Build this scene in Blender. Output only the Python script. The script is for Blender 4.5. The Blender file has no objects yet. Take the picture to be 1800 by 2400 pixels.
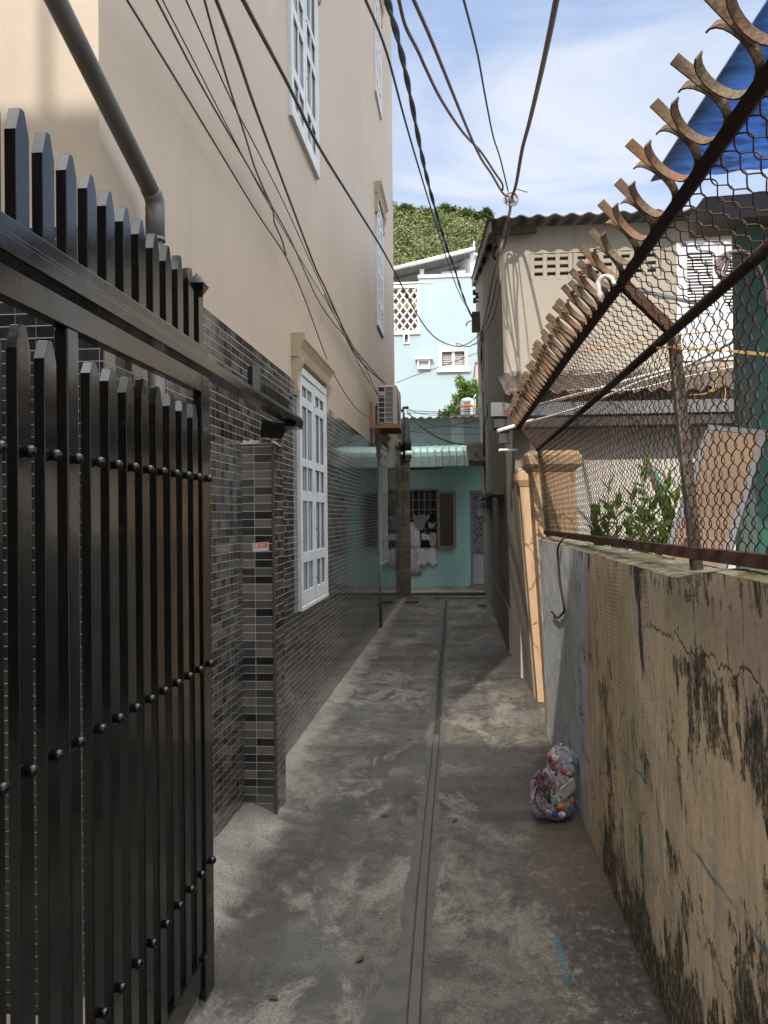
import bpy, bmesh, math, random
from mathutils import Vector, Matrix
random.seed(7)
C = bpy.context.scene
COL = C.collection
R = math.radians
rnd = random.uniform

# ------------------------------------------------------------------ camera
H = 1.55
FPX = 1943.0
yaw, pitch, roll = R(4.97), R(0.345), 0.010
F = Vector((-math.sin(yaw) * math.cos(pitch), math.cos(yaw) * math.cos(pitch), math.sin(pitch)))
R0 = Vector((math.cos(yaw), math.sin(yaw), 0))
U0 = R0.cross(F)
RV = R0 * math.cos(roll) - U0 * math.sin(roll)
UV = U0 * math.cos(roll) + R0 * math.sin(roll)
EYE = Vector((0, 0, H))
cam = bpy.data.cameras.new('camera')
camo = bpy.data.objects.new('camera', cam)
COL.objects.link(camo)
cam.sensor_fit = 'VERTICAL'
cam.sensor_height = 34.6
cam.lens = 34.6 * FPX / 2400.0
cam.clip_start = 0.05
cam.clip_end = 3000
m = Matrix((RV, UV, -F)).transposed().to_4x4()
m.translation = EYE
camo.matrix_world = m
C.camera = camo


def P(px, py, Y):
    """measured point: photo pixel (1800x2400) at world depth y = Y"""
    d = F + RV * ((px - 900) / FPX) + UV * ((1200 - py) / FPX)
    return EYE + d * (Y / d.y)


# ------------------------------------------------------------------ mesh builder
class MB:
    def __init__(s):
        s.v = []
        s.f = []
        s.sm = []

    def add(s, vs, fs, smooth=False):
        b = len(s.v)
        s.v += [tuple(x) for x in vs]
        s.f += [tuple(b + i for i in f) for f in fs]
        s.sm += [smooth] * len(fs)
        return s

    def hexa(s, b, t):
        return s.add(list(b) + list(t), [(3, 2, 1, 0), (4, 5, 6, 7), (0, 1, 5, 4), (1, 2, 6, 5), (2, 3, 7, 6), (3, 0, 4, 7)])

    def box(s, x0, x1, y0, y1, z0, z1):
        return s.hexa([(x0, y0, z0), (x1, y0, z0), (x1, y1, z0), (x0, y1, z0)],
                      [(x0, y0, z1), (x1, y0, z1), (x1, y1, z1), (x0, y1, z1)])

    def bar(s, a, b, w, h, up=(0, 0, 1), w2=None, h2=None):
        """rectangular bar from a to b, w across, h along up"""
        a, b = Vector(a), Vector(b)
        d = (b - a).normalized()
        u = Vector(up)
        u = (u - d * u.dot(d))
        u = u.normalized() if u.length > 1e-6 else d.orthogonal().normalized()
        r = d.cross(u)
        w2 = w if w2 is None else w2
        h2 = h if h2 is None else h2
        q = lambda p, W, Hh: [p - r * W / 2 - u * Hh / 2, p + r * W / 2 - u * Hh / 2, p + r * W / 2 + u * Hh / 2, p - r * W / 2 + u * Hh / 2]
        return s.hexa(q(a, w, h), q(b, w2, h2))

    def prism(s, prof, ax, a0, a1, smooth=False):
        """prof: 2D points; ax: 'x','y','z' extrusion axis; other two coords in cyclic-readable order (x,y)/(x,z)/(y,z)"""
        def mk(p, a):
            if ax == 'x':
                return (a, p[0], p[1])
            if ax == 'y':
                return (p[0], a, p[1])
            return (p[0], p[1], a)
        n = len(prof)
        vs = [mk(p, a0) for p in prof] + [mk(p, a1) for p in prof]
        fs = [tuple(range(n - 1, -1, -1)), tuple(range(n, 2 * n))]
        b = len(s.v)
        s.add(vs, fs, False)
        s.f += [(b + i, b + (i + 1) % n, b + n + (i + 1) % n, b + n + i) for i in range(n)]
        s.sm += [smooth] * n
        return s

    def tube(s, pts, r, n=6, cap=True, smooth=True):
        pts = [Vector(p) for p in pts]
        rs = r if isinstance(r, (list, tuple)) else [r] * len(pts)
        k = len(pts)
        vs = []
        t0 = (pts[1] - pts[0]).normalized()
        nrm = t0.orthogonal().normalized()
        for i in range(k):
            t = (pts[min(i + 1, k - 1)] - pts[max(i - 1, 0)])
            t = t.normalized() if t.length > 1e-9 else t0
            nrm = nrm - t * nrm.dot(t)
            nrm = nrm.normalized() if nrm.length > 1e-6 else t.orthogonal().normalized()
            bn = t.cross(nrm)
            for j in range(n):
                a = 2 * math.pi * j / n
                vs.append(pts[i] + (nrm * math.cos(a) + bn * math.sin(a)) * rs[i])
        fs = []
        for i in range(k - 1):
            for j in range(n):
                fs.append((i * n + j, i * n + (j + 1) % n, (i + 1) * n + (j + 1) % n, (i + 1) * n + j))
        s.add(vs, fs, smooth)
        if cap:
            b = len(s.v) - len(vs)
            s.f += [tuple(b + j for j in range(n - 1, -1, -1)), tuple(b + (k - 1) * n + j for j in range(n))]
            s.sm += [False, False]
        return s

    def lathe(s, prof, c=(0, 0, 0), n=20, smooth=True, sx=1, sy=1):
        vs = []
        for r, z in prof:
            for j in range(n):
                a = 2 * math.pi * j / n
                vs.append((c[0] + r * math.cos(a) * sx, c[1] + r * math.sin(a) * sy, c[2] + z))
        fs = []
        k = len(prof)
        for i in range(k - 1):
            for j in range(n):
                fs.append((i * n + j, i * n + (j + 1) % n, (i + 1) * n + (j + 1) % n, (i + 1) * n + j))
        fs.append(tuple(range(n - 1, -1, -1)))
        fs.append(tuple((k - 1) * n + j for j in range(n)))
        return s.add(vs, fs, smooth)

    def ball(s, c, r, n=10, k=7, sc=(1, 1, 1)):
        prof = []
        for i in range(k + 1):
            a = -math.pi / 2 + math.pi * i / k
            prof.append((max(1e-4, r * math.cos(a)), r * math.sin(a) * sc[2]))
        return s.lathe(prof, c, n, True, sc[0], sc[1])

    def grid(s, fn, nu, nv, smooth=True):
        vs = [fn(i / nu, j / nv) for j in range(nv + 1) for i in range(nu + 1)]
        fs = [(j * (nu + 1) + i, j * (nu + 1) + i + 1, (j + 1) * (nu + 1) + i + 1, (j + 1) * (nu + 1) + i) for j in range(nv) for i in range(nu)]
        return s.add(vs, fs, smooth)

    def leaf(s, c, d, nrm, L, W):
        c, d, nrm = Vector(c), Vector(d).normalized(), Vector(nrm)
        sd = d.cross(nrm)
        sd = sd.normalized() if sd.length > 1e-5 else d.orthogonal().normalized()
        up = sd.cross(d)
        a = c
        b = c + d * L
        m1 = c + d * L * .35 + sd * W * .5 + up * W * .12
        m2 = c + d * L * .35 - sd * W * .5 + up * W * .12
        n1 = c + d * L * .72 + sd * W * .38 + up * W * .06
        n2 = c + d * L * .72 - sd * W * .38 + up * W * .06
        mid = c + d * L * .5
        return s.add([a, m1, n1, b, n2, m2, mid], [(0, 1, 6), (1, 2, 6), (2, 3, 6), (3, 4, 6), (4, 5, 6), (5, 0, 6)], False)

    def build(s, name, mat, parent=None, bevel=0, fixn=True, local=False):
        me = bpy.data.meshes.new(name)
        off = Vector((0, 0, 0))
        if parent is not None and not local:
            off = OFF.get(parent.name, Vector((0, 0, 0)))
        me.from_pydata([tuple(Vector(p) - off) for p in s.v], [], s.f)
        me.polygons.foreach_set('use_smooth', s.sm)
        if fixn:
            bm = bmesh.new()
            bm.from_mesh(me)
            bmesh.ops.recalc_face_normals(bm, faces=bm.faces)
            bm.to_mesh(me)
            bm.free()
        me.materials.append(mat)
        o = bpy.data.objects.new(name, me)
        COL.objects.link(o)
        if parent is not None:
            o.parent = parent
            OFF[o.name] = off
        if bevel:
            bv = o.modifiers.new('bevel', 'BEVEL')
            bv.width = bevel
            bv.segments = 2
            bv.limit_method = 'ANGLE'
            bv.angle_limit = R(40)
        return o


OFF = {}


def holes(mb, u0, u1, w0, w1, hs, mk):
    """wall from (u0..u1, w0..w1) minus rectangular holes hs=[(a,b,c,d)], mk(a,b,c,d) adds a solid piece"""
    us = sorted(set([u0, u1] + [x for h in hs for x in h[:2]]))
    ws = sorted(set([w0, w1] + [x for h in hs for x in h[2:]]))
    us = [x for x in us if u0 <= x <= u1]
    ws = [x for x in ws if w0 <= x <= w1]
    for a, b in zip(us, us[1:]):
        run = None
        for c, d in zip(ws, ws[1:]):
            mu, mw = (a + b) / 2, (c + d) / 2
            if any(h[0] < mu < h[1] and h[2] < mw < h[3] for h in hs):
                if run:
                    mk(a, b, run[0], run[1])
                run = None
            else:
                run = (run[0], d) if run else (c, d)
        if run:
            mk(a, b, run[0], run[1])


def tag(o, label=None, cat=None, group=None, kind=None):
    if label:
        o['label'] = label
    if cat:
        o['category'] = cat
    if group:
        o['group'] = group
    if kind:
        o['kind'] = kind
    return o


def thing(name, label, cat, loc=(0, 0, 0), group=None, rz=0):
    o = bpy.data.objects.new(name, None)
    COL.objects.link(o)
    o.location = loc
    o.rotation_euler = (0, 0, rz)
    o.empty_display_size = .1
    OFF[o.name] = Vector(loc)
    return tag(o, label, cat, group)


def copy_tree(o, parent=None, loc=None):
    c = o.copy()
    COL.objects.link(c)
    if parent is not None:
        c.parent = parent
    if loc is not None:
        c.location = loc
    for ch in list(o.children):
        copy_tree(ch, c)
    return c


def smooth_path(pts, k=6):
    """Catmull-Rom through pts"""
    pts = [Vector(p) for p in pts]
    if len(pts) < 3:
        return pts
    out = []
    q = [pts[0] * 2 - pts[1]] + pts + [pts[-1] * 2 - pts[-2]]
    for i in range(1, len(q) - 2):
        p0, p1, p2, p3 = q[i - 1:i + 3]
        for j in range(k):
            t = j / k
            out.append(.5 * ((2 * p1) + (p2 - p0) * t + (2 * p0 - 5 * p1 + 4 * p2 - p3) * t * t + (3 * p1 - p0 - 3 * p2 + p3) * t ** 3))
    out.append(pts[-1])
    return out


# ------------------------------------------------------------------ node materials
class G:
    def __init__(s, name):
        s.m = bpy.data.materials.new(name)
        s.m.use_nodes = True
        s.nt = s.m.node_tree
        s.b = s.nt.nodes['Principled BSDF']
        s.out = s.nt.nodes['Material Output']

    def n(s, t, **kw):
        x = s.nt.nodes.new(t)
        for k, v in kw.items():
            setattr(x, k, v)
        return x

    def ln(s, a, b):
        s.nt.links.new(a, b)

    def put(s, sock, v):
        if hasattr(v, 'is_output') or isinstance(v, bpy.types.NodeSocket):
            s.ln(v, sock)
        elif v is not None:
            if sock.type == 'RGBA' and len(v) == 3:
                v = (*v, 1)
            sock.default_value = v

    def pos(s):
        return s.n('ShaderNodeNewGeometry').outputs['Position']

    def obj(s):
        return s.n('ShaderNodeTexCoord').outputs['Object']

    def island(s):
        return s.n('ShaderNodeNewGeometry').outputs['Random Per Island']

    def map(s, v, sc=(1, 1, 1), loc=(0, 0, 0), rot=(0, 0, 0)):
        x = s.n('ShaderNodeMapping')
        s.ln(v, x.inputs['Vector'])
        x.inputs['Scale'].default_value = sc
        x.inputs['Location'].default_value = loc
        x.inputs['Rotation'].default_value = rot
        return x.outputs[0]

    def noise(s, v, sc, det=4, rough=.55, dist=0):
        x = s.n('ShaderNodeTexNoise')
        s.ln(v, x.inputs['Vector'])
        x.inputs['Scale'].default_value = sc
        x.inputs['Detail'].default_value = det
        x.inputs['Roughness'].default_value = rough
        x.inputs['Distortion'].default_value = dist
        return x.outputs['Fac']

    def vor(s, v, sc, feat='F1', out='Distance', rnd_=1):
        x = s.n('ShaderNodeTexVoronoi', feature=feat)
        s.ln(v, x.inputs['Vector'])
        x.inputs['Scale'].default_value = sc
        x.inputs['Randomness'].default_value = rnd_
        return x.outputs[out]

    def ramp(s, f, stops, interp='LINEAR'):
        x = s.n('ShaderNodeValToRGB')
        x.color_ramp.interpolation = interp
        e = x.color_ramp.elements
        while len(e) < len(stops):
            e.new(.5)
        for el, (p, c) in zip(e, stops):
            el.position = p
            el.color = (c, c, c, 1) if isinstance(c, (int, float)) else (*c, 1)
        s.ln(f, x.inputs[0])
        return x.outputs[0]

    def mth(s, op, a, b=None, clamp=False):
        x = s.n('ShaderNodeMath', operation=op, use_clamp=clamp)
        s.put(x.inputs[0], a)
        if b is not None:
            s.put(x.inputs[1], b)
        return x.outputs[0]

    def step(s, v, a, b):
        """smooth 0..1 ramp of v between a and b (b may be < a)"""
        x = s.n('ShaderNodeMapRange', clamp=True)
        x.interpolation_type = 'SMOOTHSTEP'
        s.put(x.inputs['Value'], v)
        x.inputs['From Min'].default_value = a
        x.inputs['From Max'].default_value = b
        return x.outputs[0]

    def band(s, v, a, b, e):
        return s.mth('MULTIPLY', s.step(v, a - e, a + e), s.step(v, b + e, b - e))

    def mix(s, f, a, b, mode='MIX'):
        x = s.n('ShaderNodeMix', data_type='RGBA', blend_type=mode)
        s.put(x.inputs[0], f)
        s.put(x.inputs[6], a)
        s.put(x.inputs[7], b)
        return x.outputs[2]

    def sep(s, v):
        x = s.n('ShaderNodeSeparateXYZ')
        s.ln(v, x.inputs[0])
        return x.outputs

    def comb(s, a, b, c=0.0):
        x = s.n('ShaderNodeCombineXYZ')
        for i, q in enumerate((a, b, c)):
            s.put(x.inputs[i], q)
        return x.outputs[0]

    def white(s, v):
        x = s.n('ShaderNodeTexWhiteNoise', noise_dimensions='3D')
        s.ln(v, x.inputs[0])
        return x.outputs['Value']

    def bump(s, h, st=.3, dist=.01, prev=None):
        x = s.n('ShaderNodeBump')
        x.inputs['Strength'].default_value = st
        x.inputs['Distance'].default_value = dist
        s.ln(h, x.inputs['Height'])
        if prev:
            s.ln(prev, x.inputs['Normal'])
        return x.outputs[0]

    def fin(s, col=None, rough=None, metal=None, nrm=None, spec=None, **kw):
        i = s.b.inputs
        s.put(i['Base Color'], col)
        s.put(i['Roughness'], rough)
        s.put(i['Metallic'], metal)
        s.put(i['Specular IOR Level'], spec)
        if nrm:
            s.ln(nrm, i['Normal'])
        for k, v in kw.items():
            s.put(i[k.replace('_', ' ')], v)
        return s.m


def plain(name, col, rough=.6, metal=0, var=.15, sc=6, bump=.0, spec=.5):
    g = G(name)
    p = g.obj()
    f = g.noise(p, sc, 5, .6)
    lo = tuple(c * (1 - var) for c in col)
    hi = tuple(min(1, c * (1 + var)) for c in col)
    c = g.ramp(f, [(.3, lo), (.7, hi)])
    n = None
    if bump:
        n = g.bump(g.noise(p, sc * 8, 4), bump, .004)
    return g.fin(c, rough, metal, n, spec)


def stained(name, col, stain, sc=1.5, amt=.6, rough=.75, streak=True, bump=.15, fine=30, spec=.3):
    """painted or cement plaster with blotches and vertical rain streaks (object's own dirt)"""
    g = G(name)
    p = g.pos()
    v = g.map(p, (sc * 2.2, sc * 2.2, sc * .28)) if streak else g.map(p, (sc, sc, sc))
    a = g.noise(v, 1.6, 6, .62, .3)
    b = g.noise(p, sc * .9, 5, .6)
    c = g.mix(g.ramp(b, [(.32, .0), (.75, .55)]), col, tuple(x * .78 for x in col))
    f = g.mth('MULTIPLY', g.ramp(a, [(.5, 0), (.72, 1)]), amt)
    c = g.mix(f, c, stain)
    d = g.noise(p, fine, 4, .6)
    c = g.mix(g.ramp(d, [(.35, .0), (.7, .14)]), c, tuple(x * .6 for x in col))
    return g.fin(c, rough, 0, g.bump(g.noise(p, fine * 2.2, 5), bump, .004), spec)


def tilemat(name, axis, tw, th, sheet, ulo=0.0, vlo=0.0, shades=None, grout=(.38, .355, .33), gw=.065, rough=.055):
    g = G(name)
    p = g.obj()
    x, y, z = g.sep(p)
    u = g.mth('ADD', x if axis == 'x' else y, 50 * sheet - ulo)
    v = g.mth('SUBTRACT', z, vlo - 4 * th)
    uc = g.mth('DIVIDE', u, tw)
    vc = g.mth('DIVIDE', v, th)
    cu = g.mth('FLOOR', uc)
    cv = g.mth('FLOOR', vc)
    w = g.white(g.comb(cu, cv, 1.7))
    sh = shades or [(0, (.009, .0085, .0085)), (.22, (.028, .026, .024)), (.48, (.056, .051, .045)), (.76, (.095, .086, .074))]
    c = g.ramp(w, sh, 'CONSTANT')
    c = g.mix(g.ramp(g.noise(p, 9, 5, .6), [(.35, 0), (.75, .35)]), c, (.085, .08, .072))
    fv = g.mth('FRACT', vc)
    fs = g.mth('FRACT', g.mth('DIVIDE', u, sheet))
    fu = g.mth('FRACT', uc)
    gh = g.mth('LESS_THAN', fv, gw)
    gs = g.mth('LESS_THAN', fs, .0022 / sheet)
    gf = g.mth('MULTIPLY', g.mth('LESS_THAN', fu, .026), .6)
    gm = g.mth('MAXIMUM', g.mth('MAXIMUM', gh, gs), gf)
    dirt = g.ramp(g.noise(p, 2.2, 5, .6), [(.3, .25), (.65, 1)])
    gcol = g.mix(dirt, tuple(q * .35 for q in grout), grout)
    c = g.mix(gm, c, gcol)
    r = g.mth('ADD', g.mth('MULTIPLY', gm, .5), g.ramp(g.noise(p, 5, 5, .6), [(.3, rough * .6), (.75, rough * 2.2)]))
    inv = g.mth('SUBTRACT', 1.0, g.mth('MAXIMUM', gh, gs))
    n = g.bump(inv, .35, .002)
    n = g.bump(g.noise(p, 2.0, 2), .07, .010, n)
    return g.fin(c, r, 0, n, .75)


MT = {}
MT['tile_side'] = tilemat('tile_side', 'y', .070, .0395, .56, 2.56)
MT['tile_front'] = tilemat('tile_front', 'x', .070, .0395, .56, 0, 0, [(0, (.006, .006, .006)), (.3, (.014, .013, .012)), (.6, (.024, .022, .02))])  # front tiles coloured darker so the gaps between gate pickets read as shade
MT['tile_pillar'] = tilemat('tile_pillar', 'x', .0925, .0417, .0925, 0, 0,
                            [(0, (.010, .0095, .0095)), (.28, (.045, .041, .036)), (.5, (.10, .09, .074)), (.78, (.17, .145, .115))], gw=.075, grout=(.56, .52, .47))
MT['tile_pillar_side'] = tilemat('tile_pillar_side', 'y', .07, .0417, .56, 0, .01)
MT['cream'] = stained('cream_plaster', (.43, .35, .268), (.33, .265, .205), .8, .42, .5, True, .08, 18, .4)
MT['cream_trim'] = stained('cream_trim', (.42, .34, .23), (.24, .19, .13), 3, .45, .55, True, .08, 30)
MT['white_frame'] = plain('white_window_frame', (.52, .53, .53), .4, 0, .1, 7, .02)
MT['galv'] = plain('grey_gutter_metal', (.19, .195, .205), .45, .3, .2, 5, .05)
MT['pvc_grey'] = plain('grey_pvc', (.115, .11, .106), .45, 0, .22, 4, .05)
MT['pvc_white'] = plain('white_pvc', (.72, .71, .69), .4, 0, .1, 8)
MT['steel_white'] = plain('white_steel', (.74, .75, .76), .45, 0, .08, 6)


def glassmat(name, col, rough=.05):
    g = G(name)
    p = g.pos()
    a = g.noise(g.map(p, (1, 3, .6)), 3, 3)
    c = g.ramp(a, [(.35, tuple(x * .55 for x in col)), (.65, col)])
    n = g.bump(g.noise(p, 1.6, 2), .06, .01)
    return g.fin(c, rough, 0, n, .8)


MT['glass'] = glassmat('window_glass', (.25, .285, .31))  # bluish base colour stands in for sky reflected in the panes
MT['dark_backing'] = glassmat('near_black_backing', (.02, .02, .022))  # near-black colour stands in for the unlit depth behind openings


def blackpaint():
    g = G('black_gate_paint')
    p = g.pos()
    a = g.noise(g.map(p, (6, 6, .8)), 2, 5, .6)
    c = g.ramp(a, [(.35, (.0025, .0025, .0023)), (.72, (.0075, .007, .006))])
    b = g.noise(p, 24, 5, .65)
    c = g.mix(g.mth('MULTIPLY', g.ramp(b, [(.62, 0), (.72, 1)]), .5), c, (.03, .02, .011))
    r = g.ramp(g.noise(p, 11, 5, .6), [(.3, .07), (.7, .20)])
    n = g.bump(g.noise(p, 60, 4, .6), .08, .002)
    n = g.bump(g.noise(g.map(p, (1, 1, .4)), 6, 3), .12, .005, n)
    return g.fin(c, r, 0, n, .45)


MT['black'] = blackpaint()


def rustmat(name, base, rust, thr=.5, rough=.75):
    g = G(name)
    p = g.pos()
    a = g.noise(p, 35, 6, .7)
    b = g.noise(p, 140, 4, .6)
    c = g.mix(g.ramp(a, [(thr - .1, 0), (thr + .1, 1)]), base, rust)
    c = g.mix(g.ramp(b, [(.4, 0), (.75, .6)]), c, tuple(x * .4 for x in rust))
    w = g.ramp(g.noise(p, 210, 3, .5), [(.69, 0), (.73, .6)])
    c = g.mix(w, c, (.42, .35, .25))
    n = g.bump(b, .5, .002)
    return g.fin(c, rough, .15, n, .3)


MT['rust_dark'] = rustmat('dark_rusty_iron', (.022, .014, .011), (.050, .022, .013), .52)
MT['rust_rail'] = rustmat('brown_rusty_angle', (.040, .020, .013), (.085, .034, .019), .5)
MT['rust_spike'] = rustmat('rusty_flat_bar', (.15, .115, .068), (.20, .085, .045), .52)
MT['rust_post'] = rustmat('weathered_post', (.15, .13, .105), (.12, .07, .04), .55)
MT['rust_wire'] = rustmat('rusty_wire', (.050, .028, .018), (.085, .040, .022), .5)
MT['rust_orange'] = rustmat('orange_rust', (.36, .14, .045), (.42, .33, .25), .62)

MT['cement'] = stained('cement_render', (.25, .225, .19), (.075, .068, .058), 1.1, .6, .85, True, .25, 26)
MT['cement_dark'] = stained('dark_cement', (.25, .228, .20), (.045, .04, .035), 1.2, .7, .85, True, .25, 26)
MT['facade'] = stained('house_facade_cement', (.385, .345, .285), (.26, .225, .18), .7, .55, .85, True, .2, 22)
MT['white_wall'] = stained('whitewashed_wall', (.56, .52, .47), (.36, .33, .30), .9, .5, .8, True, .15, 24)
MT['old_concrete'] = stained('mossy_concrete', (.25, .22, .18), (.035, .032, .026), 5, .85, .9, False, .4, 30)


def orangemat():
    g = G('orange_wall_paint')
    p = g.pos()
    x, y, z = g.sep(p)
    c = g.mix(g.ramp(g.noise(p, 3, 5), [(.3, 0), (.7, .5)]), (.50, .33, .20), (.41, .28, .175))
    wn_ = g.n('ShaderNodeTexNoise')
    g.ln(p, wn_.inputs['Vector'])
    wn_.inputs['Scale'].default_value = 9
    wn_.inputs['Detail'].default_value = 5
    wa = g.n('ShaderNodeVectorMath', operation='MULTIPLY_ADD')
    g.ln(wn_.outputs['Color'], wa.inputs[0])
    wa.inputs[1].default_value = (.15, .15, .15)
    g.ln(p, wa.inputs[2])
    crack = g.mth('LESS_THAN', g.vor(g.map(wa.outputs[0], (1, 1, .55)), 4.5, 'DISTANCE_TO_EDGE'), .02)
    keep = g.ramp(g.noise(p, 2.5, 2), [(.40, 0), (.5, 1)])
    c = g.mix(g.ramp(g.noise(g.map(p, (4, 4, .7)), 3, 6, .65), [(.52, 0), (.7, .65)]), c, (.24, .16, .10))
    c = g.mix(g.mth('MULTIPLY', g.mth('MULTIPLY', crack, keep), .75), c, (.14, .08, .045))
    spot = g.ramp(g.noise(p, 7, 5, .65), [(.66, 0), (.68, 1)])
    spot = g.mth('MULTIPLY', spot, g.step(z, 1.0, .3))
    c = g.mix(spot, c, (.60, .57, .50))
    return g.fin(c, .75, 0, g.bump(g.noise(p, 60, 4), .2, .003), .3)


MT['orange'] = orangemat()


def fgwall():
    """tan boundary wall: weathered paint, grey-blue end section, mould streaks, algae, net print, blue spray line"""
    g = G('weathered_boundary_wall')
    p = g.pos()
    x, y, z = g.sep(p)
    wn0 = g.n('ShaderNodeTexNoise')
    g.ln(p, wn0.inputs['Vector'])
    wn0.inputs['Scale'].default_value = 9
    wn0.inputs['Detail'].default_value = 6
    wq = g.n('ShaderNodeVectorMath', operation='MULTIPLY_ADD')
    g.ln(wn0.outputs['Color'], wq.inputs[0])
    wq.inputs[1].default_value = (.12, .12, .3)
    g.ln(p, wq.inputs[2])
    wb0 = wq.outputs[0]
    big = g.noise(g.map(p, (1, 1.2, .5)), 1.6, 5, .6)
    tan = g.mix(g.ramp(big, [(.3, 0), (.7, 1)]), (.80, .585, .355), (.60, .47, .32))
    gp = g.ramp(g.noise(g.map(wb0, (1, 1.3, .6), (7, 2, 1)), 2.3, 7, .7), [(.50, 0), (.60, .85)])
    tan = g.mix(gp, tan, (.40, .34, .275))
    op = g.ramp(g.noise(g.map(wb0, (1, 2.0, .5), (2, 9, 1)), 2.6, 7, .7), [(.55, 0), (.63, .8)])
    tan = g.mix(op, tan, (.80, .64, .41))
    tan = g.mix(g.mth('MULTIPLY', g.step(z, 1.12, 1.32), g.step(y, 2.9, 2.2)), tan, (.40, .31, .22))
    fine = g.noise(g.map(p, (1, 5, .7)), 5, 6, .65)
    tan = g.mix(g.ramp(fine, [(.4, 0), (.7, .5)]), tan, (.30, .215, .14))
    tan = g.mix(g.ramp(g.noise(p, 1.1, 4), [(.55, 0), (.75, .55)]), tan, (.60, .46, .30))
    # greenish algae patch
    alg = g.mth('MULTIPLY', g.ramp(g.noise(g.map(p, (1, 1.4, .55), (0, .4, .2)), 1.9, 4), [(.48, 0), (.66, .5)]), g.band(y, 2.0, 3.4, .3))
    tan = g.mix(alg, tan, (.30, .28, .15))
    # net print: rows of small dashes
    nu = g.mth('FRACT', g.mth('MULTIPLY', g.mth('ADD', y, g.mth('MULTIPLY', z, .12)), 62))
    nv = g.mth('FRACT', g.mth('MULTIPLY', g.mth('ADD', z, g.mth('MULTIPLY', y, .05)), 66))
    dash = g.mth('MULTIPLY', g.mth('LESS_THAN', nu, .5), g.mth('LESS_THAN', nv, .36))
    nm = g.ramp(g.noise(g.map(p, (1, 2.2, .5), (0, 0, .3)), 2.2, 4, .6), [(.49, 0), (.6, 1)])
    nm = g.mth('MULTIPLY', g.mth('MULTIPLY', nm, g.band(y, 2.55, 3.75, .12)), g.step(z, .35, .7))
    tan = g.mix(g.mth('MULTIPLY', g.mth('MULTIPLY', dash, nm), .75), tan, (.055, .042, .032))
    # grey-blue painted end
    gb = g.mix(g.ramp(g.noise(g.map(p, (1, 5, .6)), 2.2, 6, .6), [(.3, 0), (.7, 1)]), (.62, .65, .67), (.47, .49, .50))
    gb = g.mix(g.ramp(g.noise(g.map(p, (1, 3, .5)), 2.5, 5), [(.55, 0), (.75, .6)]), gb, (.40, .37, .32))
    edge = g.mth('ADD', y, g.mth('MULTIPLY', z, .27))
    edge = g.mth('ADD', edge, g.mth('MULTIPLY', g.noise(p, 14, 4), .05))
    ge = g.step(edge, 4.085, 4.10)
    c = g.mix(ge, tan, gb)
    # cracks
    wn_ = g.n('ShaderNodeTexNoise')
    g.ln(p, wn_.inputs['Vector'])
    wn_.inputs['Scale'].default_value = 4.5
    wn_.inputs['Detail'].default_value = 6
    wn_.inputs['Roughness'].default_value = .65
    wa = g.n('ShaderNodeVectorMath', operation='MULTIPLY_ADD')
    g.ln(wn_.outputs['Color'], wa.inputs[0])
    wa.inputs[1].default_value = (.36, .36, .36)
    g.ln(p, wa.inputs[2])
    cr = g.mth('LESS_THAN', g.vor(g.map(wa.outputs[0], (1, 1.0, .9), (.2, .1, .35)), 1.35, 'DISTANCE_TO_EDGE'), .0075)
    cr = g.mth('MULTIPLY', cr, g.ramp(g.noise(p, 2.1, 4), [(.50, 0), (.56, 1)]))
    c = g.mix(g.mth('MULTIPLY', cr, .7), c, (.03, .024, .018))
    # one long crack running level below the coping
    cz = g.mth('ADD', z, g.mth('MULTIPLY', g.mth('SUBTRACT', g.noise(g.map(p, (0, 1, 0)), 5.5, 6, .65), .5), -.22))
    lc = g.mth('MULTIPLY', g.band(cz, 1.212, 1.219, .003), g.step(y, 2.75, 2.5))
    c = g.mix(g.mth('MULTIPLY', lc, .85), c, (.03, .024, .018))
    cr = g.mth('MAXIMUM', cr, lc)
    # mould streaks: vertical, breaking up
    wb = g.n('ShaderNodeVectorMath', operation='MULTIPLY_ADD')
    g.ln(wn_.outputs['Color'], wb.inputs[0])
    wb.inputs[1].default_value = (.10, .10, .22)
    g.ln(p, wb.inputs[2])
    wa2 = wb.outputs[0]
    # many short dark ticks where damp has run
    tk = g.noise(g.map(p, (30, 30, 5.5), (0, 0, .4)), 1.6, 5, .6)
    tkm = g.ramp(g.noise(g.map(p, (1, 1, .8), (1, 0, .6)), 2.6, 4, .6), [(.42, 0), (.62, 1)])
    tick = g.mth('MULTIPLY', g.step(tk, .575, .62), tkm)
    c = g.mix(g.mth('MULTIPLY', tick, .8), c, (.045, .036, .024))
    pale = g.mth('MULTIPLY', g.step(g.noise(g.map(p, (9, 9, 2.2), (4, 2, 1)), 2.2, 7, .68), .60, .68), .4)
    c = g.mix(pale, c, (.55, .50, .42))
    st = g.noise(g.map(wa2, (9, 9, 2.6), (0, 0, .17)), 2.2, 9, .78, .2)
    area = g.noise(g.map(p, (1, 1, .75), (3.3, .55, 1.1)), 2.7, 4, .6)
    low = g.mth('MULTIPLY', g.step(z, .60, .02), .27)
    lowfar = g.mth('MULTIPLY', g.step(y, 4.3, 2.9), low)
    topr = g.mth('MULTIPLY', g.mth('MULTIPLY', g.band(y, 1.45, 2.08, .12), g.band(z, .98, 1.24, .06)), .17)
    topl = g.mth('MULTIPLY', g.step(z, 1.27, 1.37), .13)
    thr = g.mth('ADD', g.mth('ADD', g.mth('ADD', st, lowfar), topr), topl)
    thr = g.mth('ADD', thr, g.mth('MULTIPLY', g.mth('SUBTRACT', area, .52), .95))
    dg = g.mth('SUBTRACT', z, g.mth('ADD', g.mth('MULTIPLY', y, .52), -.63))
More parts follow.
